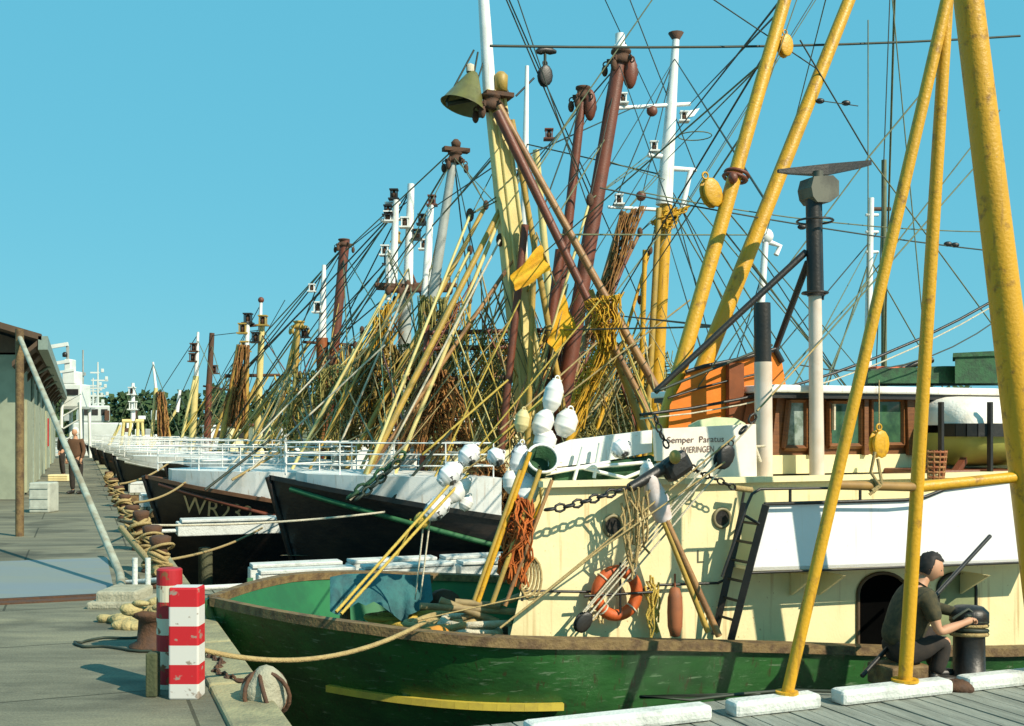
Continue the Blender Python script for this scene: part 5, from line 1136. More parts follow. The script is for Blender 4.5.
jetty(21.9, .5, QZ - .20, .5, 4.2, 'white kerbed jetty in front of the WR232 bow', 3, rail=(-.6, 1.3, .1), blk=3.2, planked=False)
for i, c_ in enumerate((29.0, 35.7, 42, 48.5, 55.5)):
    jetty(c_, .9, QZ - .1, .2, 6.5, ['white kerbed jetty just past the WR232 boat', 'white kerbed jetty below the letter H bow', 'far white jetty seen as a thin stripe past the H bow', 'far white jetty, last but one from the camera', 'farthest white jetty stripe along the quay'][i], 10 + i)
# near jetty at the lower right
NJ, njp = jetty(5.55, 1.80, E - 1.99, 2.9, 9.5, 'pale grey jetty across the bottom in front of the green hull', 5, kerb_rows=(), m_deck=mat('pale_jetty_planks', (.27, .285, .24), .8, col2=(.13, .14, .115), scale=3, amount=.7, bump=.5, stretch=(4, .5, 1)))
def onj(px, off, z=0.0):
    lo, hi = 0.0, 12.0
    for _ in range(50):
        m_ = (lo + hi) / 2; p = njp(m_, off, 0)
        if 512 + F * p.x / p.y < px: lo = m_
        else: hi = m_
    return njp(lo, off, E - 1.99 + z)
for k, (s0, s1) in enumerate(((1.55, 2.9), (3.08, 3.8), (3.98, 5.0), (5.15, 6.9))):
    mb = MB(); mb.box(njp((s0 + s1) / 2, 1.40, E - 1.99 + .055), (s1 - s0, .16, .11), N_, -S_, (0, 0, 1), .03); part(mb, 'kerb_beam', kerbw, NJ)

# yellow three-legged hoisting gantry standing on the near jetty
def gantry():
    zj = E - 1.99
    A0 = P(942, 20, 8.0); A1 = G(789, 684, zj + .02); B0 = P(948, 20, 8.3); B1_ = G(905, 677, zj + .1)
    d = A1 - A0
    A1 = onj(787, 1.42, .108); B1_ = onj(905, 1.42, .108)
    g = thing('hoisting_gantry', 'yellow steel pole gantry on the near jetty with a crossbar', 'gantry', A1)
    def leg(p0, p1, w0, w1, up=.25):
        dd = (p0 - p1); p0 = p0 + dd * up * .2; r0 = w0 / F * p0.y / 2; r1 = w1 / F * p1.y / 2
        mb = MB(); mb.tube([p0, p0.lerp(p1, .5), p1], [r0, (r0 + r1) / 2, r1], 18); mb.lathe([(.0, 0), (r1 * 1.9, 0), (r1 * 1.9, .02), (0, .02)], p1, n=16, smooth=False)
        return part(mb, 'leg', yellow, g)
    leg(P(942, 20, 8.0), A1, 12, 12); leg(P(946, 20, 8.05), B1_, 12, 14)
    C1 = onj(1052, 1.3); leg(P(971, 20, 8.3), C1, 28, 35)
    def pon(a, b_, py):                                # point on the leg's axis at a picture row
        lo, hi = 0.0, 1.0
        for _ in range(40):
            t = (lo + hi) / 2; p = a.lerp(b_, t); y = HY - (p.z - E) / p.y * F
            if y < py: lo = t
            else: hi = t
        return p
    pa = pon(P(942, 20, 8.0), A1, 485); pb = pon(P(946, 20, 8.05), B1_, 487); pc = pon(P(971, 20, 8.3), C1, 476)
    mb = MB(); mb.tube([pa, pb], .034, 12); part(mb, 'crossbar', mat('dull_ochre_bar', (.34, .19, .05), .6), g)
    mb = MB(); mb.tube([pb, pc], .042, 12); part(mb, 'crossbar', yellow, g)
    c = pa.lerp(pb, .45); mb = MB(); mb.tube([c + Vector((.0, -.05, .25)), c + Vector((-.03, -.05, .1)), c + Vector((.04, -.05, 0)), c + Vector((-.04, -.05, -.06))], .012, 6); mb.tube([c + Vector((.02, -.05, .2)), c + Vector((.05, -.05, .02)), c + Vector((-.02, -.05, -.03))], .012, 6); mb.ring(c, (pb - pa), .045, .012, 10, 5)
    part(mb, 'lashing', ropet, g)
gantry()

# ------------------------------------------------------------------ people
def skinned(chains, sub=2):
    """chains: list of [(Vector, radius)...]; the first is the trunk, the others name (parent chain, index) to branch from"""
    V = []; Ed = []; Rr = []; idx = {}
    for ci, (par, pts) in enumerate(chains):
        prev = idx[par] if par is not None else None
        for k, (p, r_) in enumerate(pts):
            V.append(p); Rr.append(r_); idx[(ci, k)] = len(V) - 1
            if prev is not None: Ed.append((prev, len(V) - 1))
            prev = len(V) - 1
    me = bpy.data.meshes.new('figure'); me.from_pydata(V, Ed, []); o = bpy.data.objects.new('figure', me); scene.collection.objects.link(o)
    md = o.modifiers.new('s', 'SKIN'); md.use_smooth_shade = True; ss = o.modifiers.new('u', 'SUBSURF'); ss.levels = sub; ss.render_levels = sub
    for i, s_ in enumerate(me.skin_vertices[0].data): s_.radius = (Rr[i], Rr[i]); s_.use_root = (i == 0)
    dg = bpy.context.evaluated_depsgraph_get(); dg.update(); e = o.evaluated_get(dg); m2 = bpy.data.meshes.new_from_object(e)
    vs_ = [v.co.copy() for v in m2.vertices]; fs = [list(p.vertices) for p in m2.polygons]
    bpy.data.objects.remove(o); bpy.data.meshes.remove(me); bpy.data.meshes.remove(m2)
    return vs_, fs
def head_mesh(mb, c, fwd, up, h=.235):
    """a head with brow, nose, lips, chin, eyes and ears; c = centre"""
    rt = fwd.cross(up).normalized(); n, m = 24, 18; vs_ = []; fs = []
    for i in range(m + 1):
        th = math.pi * i / m
        for j in range(n):
            ph = 2 * math.pi * j / n; f = math.cos(ph) * math.sin(th); r_ = math.sin(ph) * math.sin(th); u = math.cos(th)
            x = f * .42; y = r_ * .33; z = u * .5
            if u < 0: x *= 1 - .28 * u * u; y *= 1 - .42 * u * u
            if f > .3:
                c_ = max(0, 1 - abs(r_) * 7)
                x += .10 * c_ * math.exp(-((u + .12) / .16) ** 2)       # nose
                x += .02 * max(0, 1 - abs(r_) * 2.2) * math.exp(-((u - .25) / .09) ** 2)   # brow
                x -= .025 * math.exp(-((u - .06) / .08) ** 2) * math.exp(-((abs(r_) - .35) / .16) ** 2)  # eye sockets
                x += .025 * max(0, 1 - abs(r_) * 2.6) * math.exp(-((u + .46) / .07) ** 2); x += .04 * max(0, 1 - abs(r_) * 2) * math.exp(-((u + .82) / .14) ** 2)
            vs_.append(c + (fwd * x + rt * y + up * z) * h)
    for i in range(m):
        for j in range(n): fs.append([i * n + j, (i + 1) * n + j, (i + 1) * n + (j + 1) % n, i * n + (j + 1) % n])
    mb.add(vs_, fs, True)
    for sg in (-1, 1): mb.blob(c + (rt * .33 * sg - fwd * .02 - up * .03) * h, (h * .10, h * .04, h * .15), 8, 6, (fwd, rt, up))
def person(label, base, heading, pose, scale=1.0, cols=None, hat=None):
    """pose: dict of joint positions in body space (x forward, y left, z up) in metres"""
    M = Matrix.Translation(base) @ Matrix.Rotation(heading, 4, 'Z') @ Matrix.Scale(scale, 4); T = lambda k: M @ Vector(pose[k])
    t = thing('person', label, 'person', base); s = scale
    hip, ch, nk, hd = T('hip'), T('chest'), T('neck'), T('head'); fw = (M.to_3x3() @ Vector(pose.get('look', (1, 0, 0)))).normalized(); up = (hd - nk).normalized(); up = (up - fw * up.dot(fw)).normalized()
    ch_ = [(None, [(hip, .13 * s), (hip.lerp(ch, .5), .115 * s), (ch, .135 * s), (ch.lerp(nk, .75), .085 * s), (nk, .052 * s), (nk.lerp(hd, .6), .05 * s)])]
    for sd in ('r', 'l'):
        sh, elb, wr, hn = T('sh_' + sd), T('el_' + sd), T('wr_' + sd), T('ha_' + sd); hp, kn, an, toe = T('hp_' + sd), T('kn_' + sd), T('an_' + sd), T('to_' + sd)
        ch_.append(((0, 2), [(sh, .062 * s), (sh.lerp(elb, .5), .050 * s), (elb, .040 * s), (elb.lerp(wr, .35), .042 * s), (wr, .026 * s), (wr.lerp(hn, .5), .034 * s), (hn, .026 * s)]))
        ch_.append(((0, 0), [(hp, .092 * s), (hp.lerp(kn, .5), .078 * s), (kn, .056 * s), (kn.lerp(an, .35), .056 * s), (an, .034 * s)]))
    vs_, fs = skinned(ch_); mb = MB(); mb.add(vs_, fs, True); head_mesh(mb, hd, fw, up, .235 * s)
    for sd, sg in (('r', -1), ('l', 1)):                # fingers and thumb curled round what is held
        wr, hn = T('wr_' + sd), T('ha_' + sd); d = (hn - wr).normalized(); sdv = d.cross(Vector((0, 0, 1))).normalized(); dn = sdv.cross(d)
        for k in range(4):
            b0 = hn + sdv * (k - 1.5) * .019 * s - d * .02 * s; L = (.075, .085, .08, .062)[k] * s; p1 = b0 + d * L * .45; p2 = p1 + (d * .5 + dn * -.8).normalized() * L * .35; p3 = p2 + (d * -.3 + dn * -.9).normalized() * L * .3
            mb.tube([b0, p1, p2, p3], [.0095 * s, .009 * s, .008 * s, .0065 * s], 7)
        b0 = wr.lerp(hn, .55) + sdv * .03 * s * sg; mb.tube([b0, b0 + (d * .6 + sdv * sg * .7) * .04 * s, b0 + (d * 1.2 + sdv * sg * .6 - dn * .2) * .06 * s], [.012 * s, .010 * s, .008 * s], 7)
    part(mb, 'body', skin, t)
    cs, ct = cols or (shirt, trous)
    c2 = [(None, [(hip.lerp(ch, -.08), .196 * s), (hip.lerp(ch, .5), .172 * s), (ch, .182 * s), (ch.lerp(nk, .6), .125 * s), (ch.lerp(nk, .88), .080 * s)])]
    for sd in ('r', 'l'):
        sh, elb = T('sh_' + sd), T('el_' + sd); e_ = sh.lerp(elb, pose.get('sleeve_' + sd, .6)); pts = [(sh, .088 * s), (sh.lerp(e_, .5), .074 * s), (e_, .066 * s)]
        if pose.get('sleeve_' + sd, .6) >= 1: pts = [(sh, .076 * s), (elb, .055 * s), (elb.lerp(T('wr_' + sd), .5), .05 * s), (elb.lerp(T('wr_' + sd), .9), .04 * s)]
        c2.append(((0, 2), pts))
    vs_, fs = skinned(c2); mb = MB(); mb.add(vs_, fs, True); part(mb, 'shirt', cs, t)
    c3 = [(None, [(hip, .172 * s), (hip.lerp(ch, .22), .168 * s)])]
    for sd in ('r', 'l'):
        hp, kn, an = T('hp_' + sd), T('kn_' + sd), T('an_' + sd); c3.append(((0, 0), [(hp, .128 * s), (hp.lerp(kn, .5), .104 * s), (kn, .074 * s), (kn.lerp(an, .4), .074 * s), (kn.lerp(an, .93), .058 * s)]))
    vs_, fs = skinned(c3); mb = MB(); mb.add(vs_, fs, True); part(mb, 'trousers', ct, t)
    for sd in ('r', 'l'):
        an, toe = T('an_' + sd), T('to_' + sd); d = (toe - an); d.z = 0; d.normalize(); rt = d.cross(Vector((0, 0, 1))); mb = MB()
        mb.blob(an.lerp(toe, .55) + Vector((0, 0, -.005)), (.14 * s, .048 * s, .045 * s), 12, 8, (d, rt, Vector((0, 0, 1)))); mb.blob(an + Vector((0, 0, -.01)), (.055 * s, .045 * s, .065 * s), 10, 8, (d, rt, Vector((0, 0, 1)))); part(mb, 'shoe', black, t)
    mb = MB(); rt = fw.cross(up).normalized(); h = .235 * s                   # hair: shell over crown and nape
    n, m = 40, 20; vv = []; ff = []
    for i in range(m + 1):
        th = math.pi * .70 * i / m
        for j in range(n):
            ph = 2 * math.pi * j / n; f = math.cos(ph) * math.sin(th); r_ = math.sin(ph) * math.sin(th); u = math.cos(th)
            k = 1.12 + .07 * noise.noise(Vector((f * 4, r_ * 4, u * 4))) + .09 * noise.noise(Vector((f * 13, r_ * 13, u * 11)))
            q = Vector((f * .42 * k, r_ * .34 * k, u * .5 * k))
            if f > .25 and u < .55: q = q * .80
            vv.append(hd + (fw * (q.x - .03) + rt * q.y + up * (q.z + .02)) * h)
    for i in range(m):
        for j in range(n): ff.append([i * n + j, (i + 1) * n + j, (i + 1) * n + (j + 1) % n, i * n + (j + 1) % n])
    mb.add(vv, ff, True); part(mb, 'hair', hat or hairm, t)
    mb = MB()
    for sg in (-1, 1): mb.blob(hd + (fw * .355 + rt * .13 * sg + up * .03) * h, (.008 * s, .011 * s, .007 * s), 8, 6, (fw, rt, up))
    part(mb, 'eyes', black, t)
    return t
# the man bent over his work on the near jetty, seated on its beam, facing right
zj = E - 1.99
seat = dict(hip=(-.05, 0, .30), chest=(.06, 0, .66), neck=(.16, 0, .84), head=(.23, 0, .955), look=(.82, -.42, -.36),
            sh_r=(.10, -.20, .74), el_r=(.16, -.27, .47), wr_r=(.42, -.20, .53), ha_r=(.50, -.17, .55), sleeve_r=.75,
            sh_l=(.12, .19, .74), el_l=(.36, .20, .60), wr_l=(.56, .08, .55), ha_l=(.64, .05, .54), sleeve_l=1.0,
            hp_r=(-.02, -.10, .27), kn_r=(.30, -.13, .38), an_r=(.20, -.12, .075), to_r=(.38, -.13, .03), hp_l=(-.02, .10, .27), kn_l=(.34, .14, .40), an_l=(.32, .13, .075), to_l=(.50, .14, .03))
mp = njp(5.48, 1.22, zj + .0)
mp = onj(904, 1.74)
person('man in dark olive shirt crouching at work on the near jetty, behind the yellow leg', mp, HEAD - .25, seat, .95)
mb = MB(); c = mp - N_ * .06 + Vector((0, 0, .0)); mb.box(c + Vector((0, 0, .085)), (.36, .30, .17), N_, -S_, (0, 0, 1), .02); single(mb, 'box', railb, 'low wooden box under the crouching man', 'box')
# dark bollard with ropes he works at
bp_ = onj(969, 1.68); bo = thing('mooring_post', 'short black mooring post wound with rope in front of the crouching man', 'mooring post', bp_)
mb = MB(); mb.lathe([(0, 0), (.17, 0), (.17, .03), (.125, .05), (.12, .42), (.15, .46), (.15, .54), (.11, .58), (0, .59)], bp_, n=18); part(mb, 'post', black, bo)
for k in range(4): mb = MB(); mb.ring(bp_ + Vector((0, 0, .36 + .035 * k)), (.05 * (k % 2), .1, 1), .135, .017, 20, 6); part(mb, 'rope_turn', roped if k % 2 else ropet, bo)
mb = MB(); mb.tube([bp_ + Vector((-.02, -.1, .52)), mp + Vector((.45, -.1, .55))], .012, 6); mb.tube([bp_ + Vector((-.02, -.12, .48)), mp + Vector((.42, -.12, .47))], .012, 6); mb.tube([bp_ + Vector((.05, -.1, .5)), bp_ + Vector((-.06, -.13, .58)), bp_ + Vector((-.18, -.12, .5))], .012, 6)
single(mb, 'rope', roped, 'dark rope ends held between the crouching man and the black post', 'rope')
mb = MB(); mb.tube([P(990, 536, 9.7), P(862, 676, 8.45)], .018, 8); single(mb, 'boathook', black, 'long thin black pole leaning behind the crouching man', 'pole')
mb = MB(); mb.tube(sagline(G(760, 694, zj + .02), G(910, 690, zj + .02), 0) [:1] + [G(x, y, zj + .03) for x, y in ((640, 697), (690, 700), (740, 694), (790, 690), (850, 692))], .013, 6); single(mb, 'rope', roped, 'thin dark rope lying along the pale near jetty', 'rope')
mb = MB(); mb.blob(G(955, 686, zj + .03), (.16, .10, .06), 12, 8, jit=.9); single(mb, 'rag', rustm, 'dirty rag lying on the jetty beside the black mooring post', 'rag')
stand = dict(hip=(0, 0, .95), chest=(.02, 0, 1.30), neck=(.02, 0, 1.50), head=(.03, 0, 1.64), sh_r=(0, -.19, 1.42), el_r=(-.02, -.25, 1.14), wr_r=(.08, -.24, .92), ha_r=(.10, -.23, .84), sh_l=(0, .19, 1.42), el_l=(-.02, .25, 1.14), wr_l=(.08, .24, .92), ha_l=(.10, .23, .84), sleeve_r=1, sleeve_l=1,
             hp_r=(0, -.10, .90), kn_r=(.03, -.11, .50), an_r=(-.02, -.12, .08), to_r=(.13, -.13, .03), hp_l=(0, .10, .90), kn_l=(-.02, .11, .50), an_l=(-.08, .12, .08), to_l=(.07, .13, .03))
person('distant man in dark trousers and brown jacket walking on the quay near the boats', G(76, 494, QZ), R(250), stand, 1.0, (mat('brown_jacket', (.12, .06, .03), .9), trous), mat('white_cap', (.7, .7, .65), .8))
person('distant man in black standing by the shed doors', G(62, 477, QZ), R(200), stand, 1.0, (black, trous))

# ------------------------------------------------------------------ quay furniture
def striped(label, pxl, pxr, ytop, ybot, D, m, square):
    base = P((pxl + pxr) / 2, ybot, D); base.z = QZ; w_ = (pxr - pxl) / F * D; top = P(pxl, ytop, D).z
    t = thing('striped_post', label, 'post', base, 0, 'red and white striped posts'); mb = MB()
    if square: mb.box(base + Vector((0, 0, (top - QZ) / 2)), (w_, w_ * .8, top - QZ), bev=.012)
    else: mb.lathe([(0, 0), (w_ / 2, 0), (w_ / 2, top - QZ - .01), (w_ / 2 - .012, top - QZ), (0, top - QZ)], base, n=24, smooth=False)
    part(mb, 'shaft', m, t); return t
H = .1215
striped('front red and white striped square post with clean bands', 172, 202, 586, 706, 7.0, bands('clean_bands', ((.62, .60, .55), (.50, .012, .018), .60, (.30, .24, .19)), H, -0.022), True)
striped('rear red and white striped round post with rusty patches', 157, 182, 568, 690, 7.28, bands('rusty_bands', ((.60, .56, .42), (.40, .012, .018), .56, (.20, .08, .03)), .108, -.077), False)
mb = MB(); g = G(153, 696, QZ); mb.box(g + Vector((0, 0, .14)), (.07, .09, .28), bev=.01); single(mb, 'stake', mat('olive_stake', (.07, .08, .035), .9, bump=.5), 'short olive wooden stake left of the striped posts', 'stake')
def bollard(label, g, h=.42, r=.13, wraps=5, heap=True):
    wraps = wraps * 2
    t = thing('bollard', label, 'bollard', g, 0, 'mooring bollards along the quay edge'); mb = MB()
    mb.lathe([(0, 0), (r * 1.5, 0), (r * 1.5, .03), (r, .06), (r * .9, h * .75), (r * 1.3, h * .85), (r * 1.35, h * .97), (r * .9, h), (0, h)], g, n=20); part(mb, 'post', rustm, t)
    if wraps:
        mb = MB(); rr = random.Random(int(g.y * 10))
        for k in range(wraps): mb.ring(g + Vector((rr.uniform(-.02, .02), rr.uniform(-.02, .02), .12 + h * .6 * k / wraps)), (rr.uniform(-.6, .6), rr.uniform(-.6, .6), 1), r * rr.uniform(1.1, 1.6), rr.uniform(.014, .026), 20, 6)
        part(mb, 'rope_turns', ropet, t)
    if heap:
        mb = MB(); rr = random.Random(4)
        for k in range(16): mb.blob(g + Vector((rr.uniform(-.2, .12), rr.uniform(-.1, .1), h + rr.uniform(-.02, .07))), (.08, .06, .035), 8, 6, jit=.9)
        part(mb, 'net_heap', mat('yellowish_net_heap', (.45, .36, .16), .9, col2=(.2, .14, .06), scale=14, bump=.8), t)
    return t
bollard('black iron bollard with a yellowish net heap, beside the striped posts', G(153, 648, QZ), .30, .12, 0, True)
bl = ['rope wound bollard at the inner end of the jetty behind the green boat', 'rope wound bollard just beyond the leaning pipe foot', 'rope wound bollard opposite the WR232 bow', 'rope wound bollard before the third row of boats', 'rope wound bollard close to the letter H bow', 'rope wound bollard beyond the H bow', 'farthest but one rope wound bollard', 'farthest rope wound bollard near the walking man']
for k, D in enumerate((11.9, 13.2, 15.6, 18.2, 21.2, 24.5, 28.5, 33)):
    g = Vector((edgeX(D) - .34, D, QZ)); bollard(bl[k], g, .56 if k < 3 else .46, .085, 7 if k % 2 else 5, False)
# slack cable loop and rope heap
mb = MB(); mb.tube([G(122 - 46 * math.cos(math.pi * (k / 24 * 2 - 1) * .5) - (2 if k % 3 else 0) + 30 * (1 - abs(math.cos(math.pi * (k / 24 * 2 - 1) * .5))), 643 + 7.5 * (k / 24 * 2 - 1) + 1.2 * math.sin(k * .9), QZ + .014) for k in range(25)], .011, 6); single(mb, 'cable', roped, 'slack dark cable loop lying on the quay left of the striped posts', 'cable')
mb = MB(); rr = random.Random(2)
for k in range(22): p = G(rr.uniform(103, 150), rr.uniform(618, 626), QZ + .03); mb.blob(p, (.09, .06, .045), 8, 6, jit=.9)
single(mb, 'net_heap', mat('yellowish_net_heap', (.45, .36, .16)), 'low heap of yellowish net lying by the concrete plinth', 'net')
# leaning pipe on its plinth, and low pipe guard
pl = thing('leaning_pipe', 'long grey green steel pipe leaning up from a concrete plinth on the quay', 'pipe', G(122, 606, QZ))
base = G(122, 604, QZ); topp = P(20, 338, 17.5); kn = P(120, 574, 11.9)
mb = MB(); mb.tube([base + Vector((0, 0, .1)), kn + Vector((0, 0, 0)), kn.lerp(topp, .05), topp], [.045, .045, .042, .038], 12); part(mb, 'tube', mat('pale_green_steel', (.40, .42, .33), .6, col2=(.24, .19, .11), scale=4, amount=.8, bump=.3), pl)
mb = MB(); mb.box(base + Vector((.03, 0, .08)), (.40, .5, .16), bev=.03); mb.box(base + Vector((.08, -.02, .03)), (.62, .6, .07), bev=.02); part(mb, 'plinth', stone, pl)
mb = MB(); g = Vector((topp.x - .05, topp.y + .1, QZ)); mb.tube([g, Vector((g.x, g.y, topp.z + .15))], .065, 12); single(mb, 'timber_post', railb, 'tall dark timber post at the left edge carrying the leaning pipe', 'post')
gr = thing('pipe_guard', 'low pipe guard rail at the quay edge behind the striped posts', 'guard rail', G(140, 600, QZ)); mb = MB()
mb.tube([P(124, 583, 11.6), P(160, 580, 11.2)], .028, 8); part(mb, 'rail', kerbw, gr)
for px in (135, 148): mb = MB(); g = G(px, 600, QZ); mb.tube([g, g + Vector((0, 0, .42))], .028, 8); part(mb, 'upright', kerbw, gr)
mb = MB(); mb.tube([P(121, 528, 14.5), P(135, 545, 13.2), P(158, 572, 11.7)], .04, 8); single(mb, 'pipe', ropet, 'short tan pipe slanting down behind the rear striped post', 'pipe')
# mooring lines
def moor(label, a, c, m, sag=.2, r=.017): mb = MB(); mb.tube(sagline(a, c, sag, 18), r, 7); single(mb, 'mooring_line', m, label, 'mooring line', 'mooring lines from quay to boats')
moor('tan mooring line looping along the green hull from the striped posts', P(203, 650, 7.2), P(425, 622, 8.35), ropet, .16, .018)
moor('pale mooring line from the black bow down to the jetty kerb', b2.Q(385, 512, 1.7), Vector((edgeX(15.6) - .3, 15.6, QZ + .35)), ropew, .06)
moor('yellowish mooring line running below the WR232 bow', P(152, 562, 14.0), P(262, 528, 20.0), ropet, .1, .02)
moor('tan mooring line from the WR232 stem to a bollard', b3.Q(188, 480, .4), Vector((edgeX(18.2) - .3, 18.2, QZ + .5)), ropet, .1, .022)
moor('mooring line from the third bow to the quay', b4.Q(170, 462, .3), Vector((edgeX(24.5) - .3, 24.5, QZ + .5)), ropet, .1, .025)
moor('dark sagging mooring line between jetty kerb and rope wound bollard', P(118, 520, 15.5), P(152, 510, 20), roped, .1, .025)
# chain and stones at the quay edge, bottom left
mb = MB(); k = 0; P_ = [G(205, 655, QZ + .03), G(222, 662, QZ + .03), G(215, 672, QZ + .03), G(235, 680, QZ + .03), G(255, 682, QZ + .03)]
for p, q in zip(P_, P_[1:]):
    L = (q - p).length; n = max(1, int(L / .06)); d = (q - p).normalized()
    for i in range(n): c = p + d * (i + .5) * L / n; sd = Vector((0, 0, 1)) if k % 2 else d.cross(Vector((0, 0, 1))).normalized(); k += 1; mb.ring(c, sd, .035, .010, 8, 4, squash=(d * 1.15, sd.cross(d) * .75))
single(mb, 'chain', rustm, 'rusty chain lying on the quay right of the striped posts', 'chain')
mb = MB(); c = G(263, 702, QZ + .0) + Vector((.02, 0, .05)); mb.blob(c, (.14, .12, .15), 16, 12, jit=.4); ft = thing('rope_fender', 'pale stone like fender in a rope net at the quay edge', 'fender', c - Vector((0, 0, .15))); part(mb, 'core', stone, ft)
mb = MB(); mb.ring(c, (1, .2, .3), .15, .014, 18, 5); mb.ring(c, (.2, 1, .3), .155, .014, 18, 5); mb.ring(c, (.7, -.7, .2), .155, .014, 18, 5); part(mb, 'rope_net', rustm, ft)

# ------------------------------------------------------------------ far left: shed and white ships
def shed():
    off = 1.9; d = Vector((-K, 1, 0)).normalized()
    def s_(D, l, z): p = Vector((-K * D - l, D, z)); return p
    t = thing('quay_shed', 'long quay shed with dark brown roof and pale doors at the left edge', 'shed', s_(24, 2.2, QZ))
    def slabx(D0, D1, l0, l1, z0, z1, name, m, par=None, lab=None):
        mb = MB(); mb.slab([s_(D0, l0, z0), s_(D1, l0, z0), s_(D1, l1, z0), s_(D0, l1, z0)], (0, 0, z1 - z0)); return part(mb, name, m, t, par, lab)
    wallm = mat('shed_wall', (.34, .37, .26), .8, col2=(.22, .24, .17), scale=2)
    w_ = slabx(27, 66, 1.45, 12, QZ, E + 1.9, 'wall', wallm)
    ev = 1.0; ez = E + 2.0; br = mat('brown_roof', (.10, .06, .035), .8, col2=(.18, .11, .06), scale=3)
    mb = MB(); mb.slab([s_(26, ev, ez), s_(67, ev, ez), s_(67, 1.6, ez - .5), s_(26, 1.6, ez - .5)], (0, 0, .12)); part(mb, 'eaves', br, t)
    mb = MB(); mb.slab([s_(26, ev - .1, ez + .12), s_(67, ev - .1, ez + .12), s_(67, 7, ez + 1.9), s_(26, 7, ez + 1.9)], (0, 0, .15)); part(mb, 'roof', br, t)
    mb = MB(); mb.slab([s_(27, 1.45, E + 1.85), s_(27, 7, E + 1.85), s_(27, 7, ez + 1.9), s_(27, 1.45, ez + .2)], (-.06, .16, 0)); part(mb, 'gable', br, t)
    mb = MB(); mb.slab([s_(26, ev - .25, ez - .1), s_(67, ev - .25, ez - .1), s_(67, ev - .02, ez - .1), s_(26, ev - .02, ez - .1)], (0, 0, .32)); part(mb, 'gutter', mat('green_grey_gutter', (.28, .34, .28), .6), t)
    for k, D in enumerate((29, 34, 39, 46, 53)):
        dr = slabx(D, D + 3.4, 1.38, 1.47, QZ + .05, QZ + 2.5, 'door', mat('shed_door', (.42, .44, .30), .7, col2=(.3, .3, .2), scale=3))
        if D == 46: slabx(D + 1.3, D + 1.9, 1.33, 1.38, QZ + 1.0, QZ + 2.2, 'door_stripe', red, dr)
        mb = MB(); p = s_(D + 3.9, 1.40, QZ + 3.3); mb.tube([s_(D + 3.9, 1.40, QZ), p, s_(D + 3.9, ev - .1, E + 1.9)], .05, 8); part(mb, 'downpipe', mat('green_grey_gutter', (.28, .34, .28)), t)
    for k in range(12):
        D = 27.4 + k * 3.2; mb = MB(); mb.bar(s_(D, 1.5, ez - .62), s_(D, ev + .05, ez - .1), .08, .12); part(mb, 'rafter', br, t)
    mb = MB(); a = s_(27, 3.6, QZ); mb.slab([a + Vector((0, -.03, .05)), a + Vector((1.3, -.1, .05)), a + Vector((1.3, -.1, 2.1)), a + Vector((0, -.03, 2.1))], (0, .05, 0)); part(mb, 'gable_door', br, t)
shed()
def stack_box(label, g, size, m, name='fish_box'):
    mb = MB(); mb.box(g + Vector((0, 0, size[2] / 2)), size, bev=.03)
    for k in range(3): mb.box(g + Vector((0, -size[1] / 2 - .01, size[2] * (k + .5) / 3)), (size[0] * .9, .02, .04))
    return single(mb, name, m, label, 'crate')
stack_box('pale grey crate standing on the quay before the shed', G(44, 512, QZ), (.42, .5, .62), mat('pale_crate', (.48, .50, .42), .7))
stack_box('cream flat crate at the feet of the man in black', G(61, 481, QZ), (.7, .5, .22), cream)
def white_ship(D, dx, label, h, seed):
    rr = random.Random(seed); X = edgeX(D) + dx; t = thing('white_vessel', label, 'ship', (X, D, 0), HEAD, 'pale ships at the far end of the quay'); w = lambda x, o, z: Vector((X, D, 0)) + N_ * x - S_ * o + Vector((0, 0, z))
    pg = mat('pale_grey_ship', (.55, .58, .54), .55, col2=(.36, .40, .36), scale=1.2)
    mb = MB(); mb.slab([w(0, 0, 1.9), w(9, 0, 1.6), w(8.5, 0, -.3), w(1, 0, -.3)], -S_ * 3); hu = part(mb, 'hull', pg, t)
    mb = MB(); mb.box(w(3, 1.5, 2.8), (3.2, 2.4, 2.2), N_, -S_, (0, 0, 1), .1); wh = part(mb, 'deckhouse', pg, t)
    mb = MB(); mb.box(w(2.8, 1.5, 4.5), (1.9, 1.8, 1.1), N_, -S_, (0, 0, 1), .1); part(mb, 'bridge', pg, t)
    for k in range(3): mb = MB(); mb.box(w(2.2 + .6 * k, .58, 4.6), (.4, .05, .4), N_, -S_); part(mb, 'window', black, t, wh)
    m_ = MB(); m_.tube([w(3, 1.5, 5), w(3, 1.5, E + h)], .10, 8, r1=.05); ma = part(m_, 'mast', pg, t)
    for k in range(5): mb = MB(); z = 5.2 + (h + E - 5.4) * k / 5; L = rr.uniform(.5, 1.4); mb.box(w(3 + rr.uniform(-.2, .2), 1.5, z), (L, .12, .10), N_, -S_); mb.box(w(3 + L / 2, 1.5, z + .15), (.2, .2, .25), N_, -S_, (0, 0, 1), .03); part(mb, 'yard', pg, t, ma)
    mb = MB()
    for k in range(9): mb.tube([w(k, .1, 1.8), w(k, .1, 2.7)], .025, 4)
    for z in (2.2, 2.7): mb.tube([w(0, .1, z), w(8, .1, z)], .02, 4)
    part(mb, 'guard_rail', white, t)
    for k in range(14): mb = MB(); x = rr.uniform(0, 7); z = rr.uniform(2, 4.6); mb.box(w(x, rr.uniform(0, 2), z), (rr.uniform(.2, .6), .3, rr.uniform(.2, .7)), N_, -S_, (0, 0, 1), .04); part(mb, 'deck_fitting', rr.choice([pg, white, grey, rustm]), t)
white_ship(72, -3.2, 'pale grey ship with a cluttered mast at the far end of the quay', 4.6, 1); white_ship(82, -3.4, 'second pale ship, masts seen just behind the first one', 4.0, 2); white_ship(95, -3.5, 'farthest pale ship against the woodland', 3.5, 3)
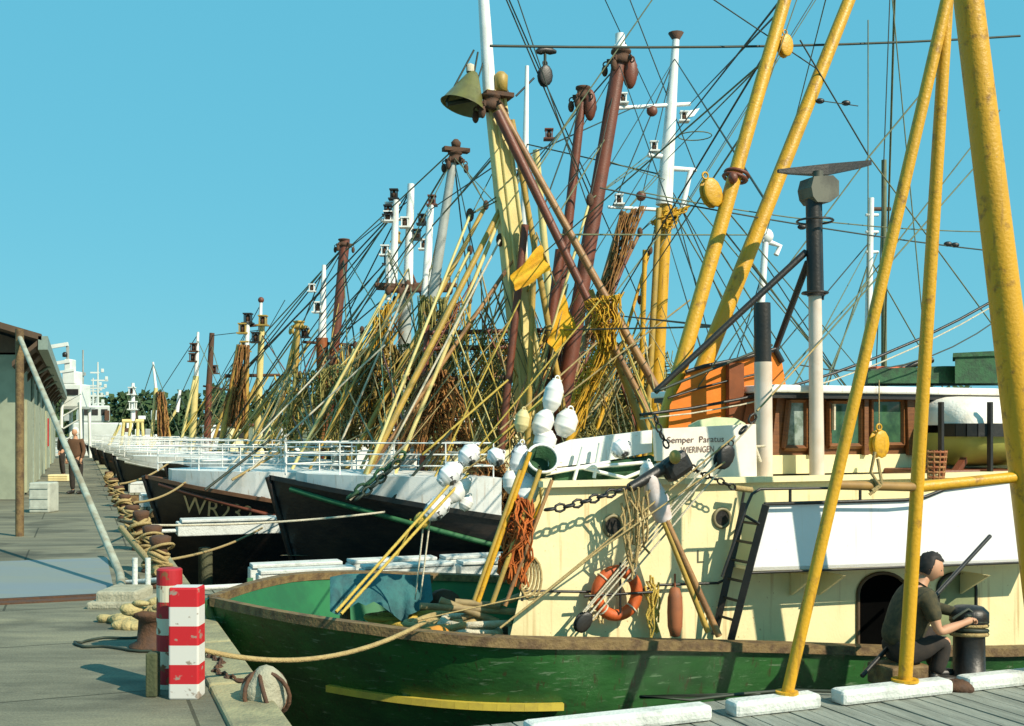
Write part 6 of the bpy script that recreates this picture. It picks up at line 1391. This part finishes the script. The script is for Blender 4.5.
# tall white harbour crane cabin beyond the shed
c = P(71, 430, 66); hc = thing('harbour_crane', 'white boxy harbour crane with two radar like arms beyond the shed', 'crane', Vector((c.x, c.y, QZ))); pw_ = mat('crane_white', (.74, .76, .70), .6, col2=(.55, .57, .50), scale=1)
def cbox(px0, px1, py0, py1, dep, name, m, bev=.06, D=66, par=None):
    a = P(px0, py0, D); b_ = P(px1, py1, D); mb = MB(); mb.box(((a.x + b_.x) / 2, D + dep / 2, (a.z + b_.z) / 2), (b_.x - a.x, dep, a.z - b_.z), bev=bev); return part(mb, name, m, hc, par)
cb = cbox(61, 81, 384, 407, 1.5, 'cabin', pw_); cbox(64, 78, 389, 395, .1, 'window', black, .01, 65.93, cb); cbox(62, 75, 371, 384, 1.2, 'machinery_house', pw_); cbox(64, 71, 359, 371, .8, 'upper_housing', pw_); cbox(66, 68, 346, 359, .2, 'mast', grey, .01)
cbox(58, 84, 407, 409, 1.8, 'platform', grey, .01)
for (a, e, w_) in (((50, 347), (68, 344), .16), ((57, 363), (70, 361), .14), ((84, 389), (104, 388), .05), ((60, 372), (74, 370), .1)): mb = MB(); mb.bar(P(*a, 66), P(*e, 66), w_, w_ * 1.4); part(mb, 'arm', pw_, hc)
mb = MB(); mb.lathe([(0, 0), (.14, 0), (.16, .2), (.08, .3), (0, .3)], P(65, 357, 66), n=10); part(mb, 'lamp', black, hc)
mb = MB()
for dx_ in (-.9, .9):
    for dy in (0, 1.4): mb.tube([Vector((c.x + dx_ * .7, c.y + dy, QZ)), Vector((c.x + dx_ * .6, c.y + dy, P(70, 402, 66).z))], .10, 6)
for k in range(5):
    z0 = QZ + .2 + k * .75; mb.tube([Vector((c.x - .6, c.y, z0)), Vector((c.x + .6, c.y, z0 + .7))], .05, 5)
part(mb, 'tower', pw_, hc)
mb = MB(); mb.tube([P(83, 350, 68), P(83, 470, 68)], .05, 6); mb.box(P(82, 374, 68), (.4, .2, .2)); mb.box(P(90, 388, 68), (1.2, .06, .06)); single(mb, 'signal_mast', grey, 'thin grey signal mast with a dark lamp right of the crane', 'mast')
for i, (px, py) in enumerate(((277, 285), )): pass
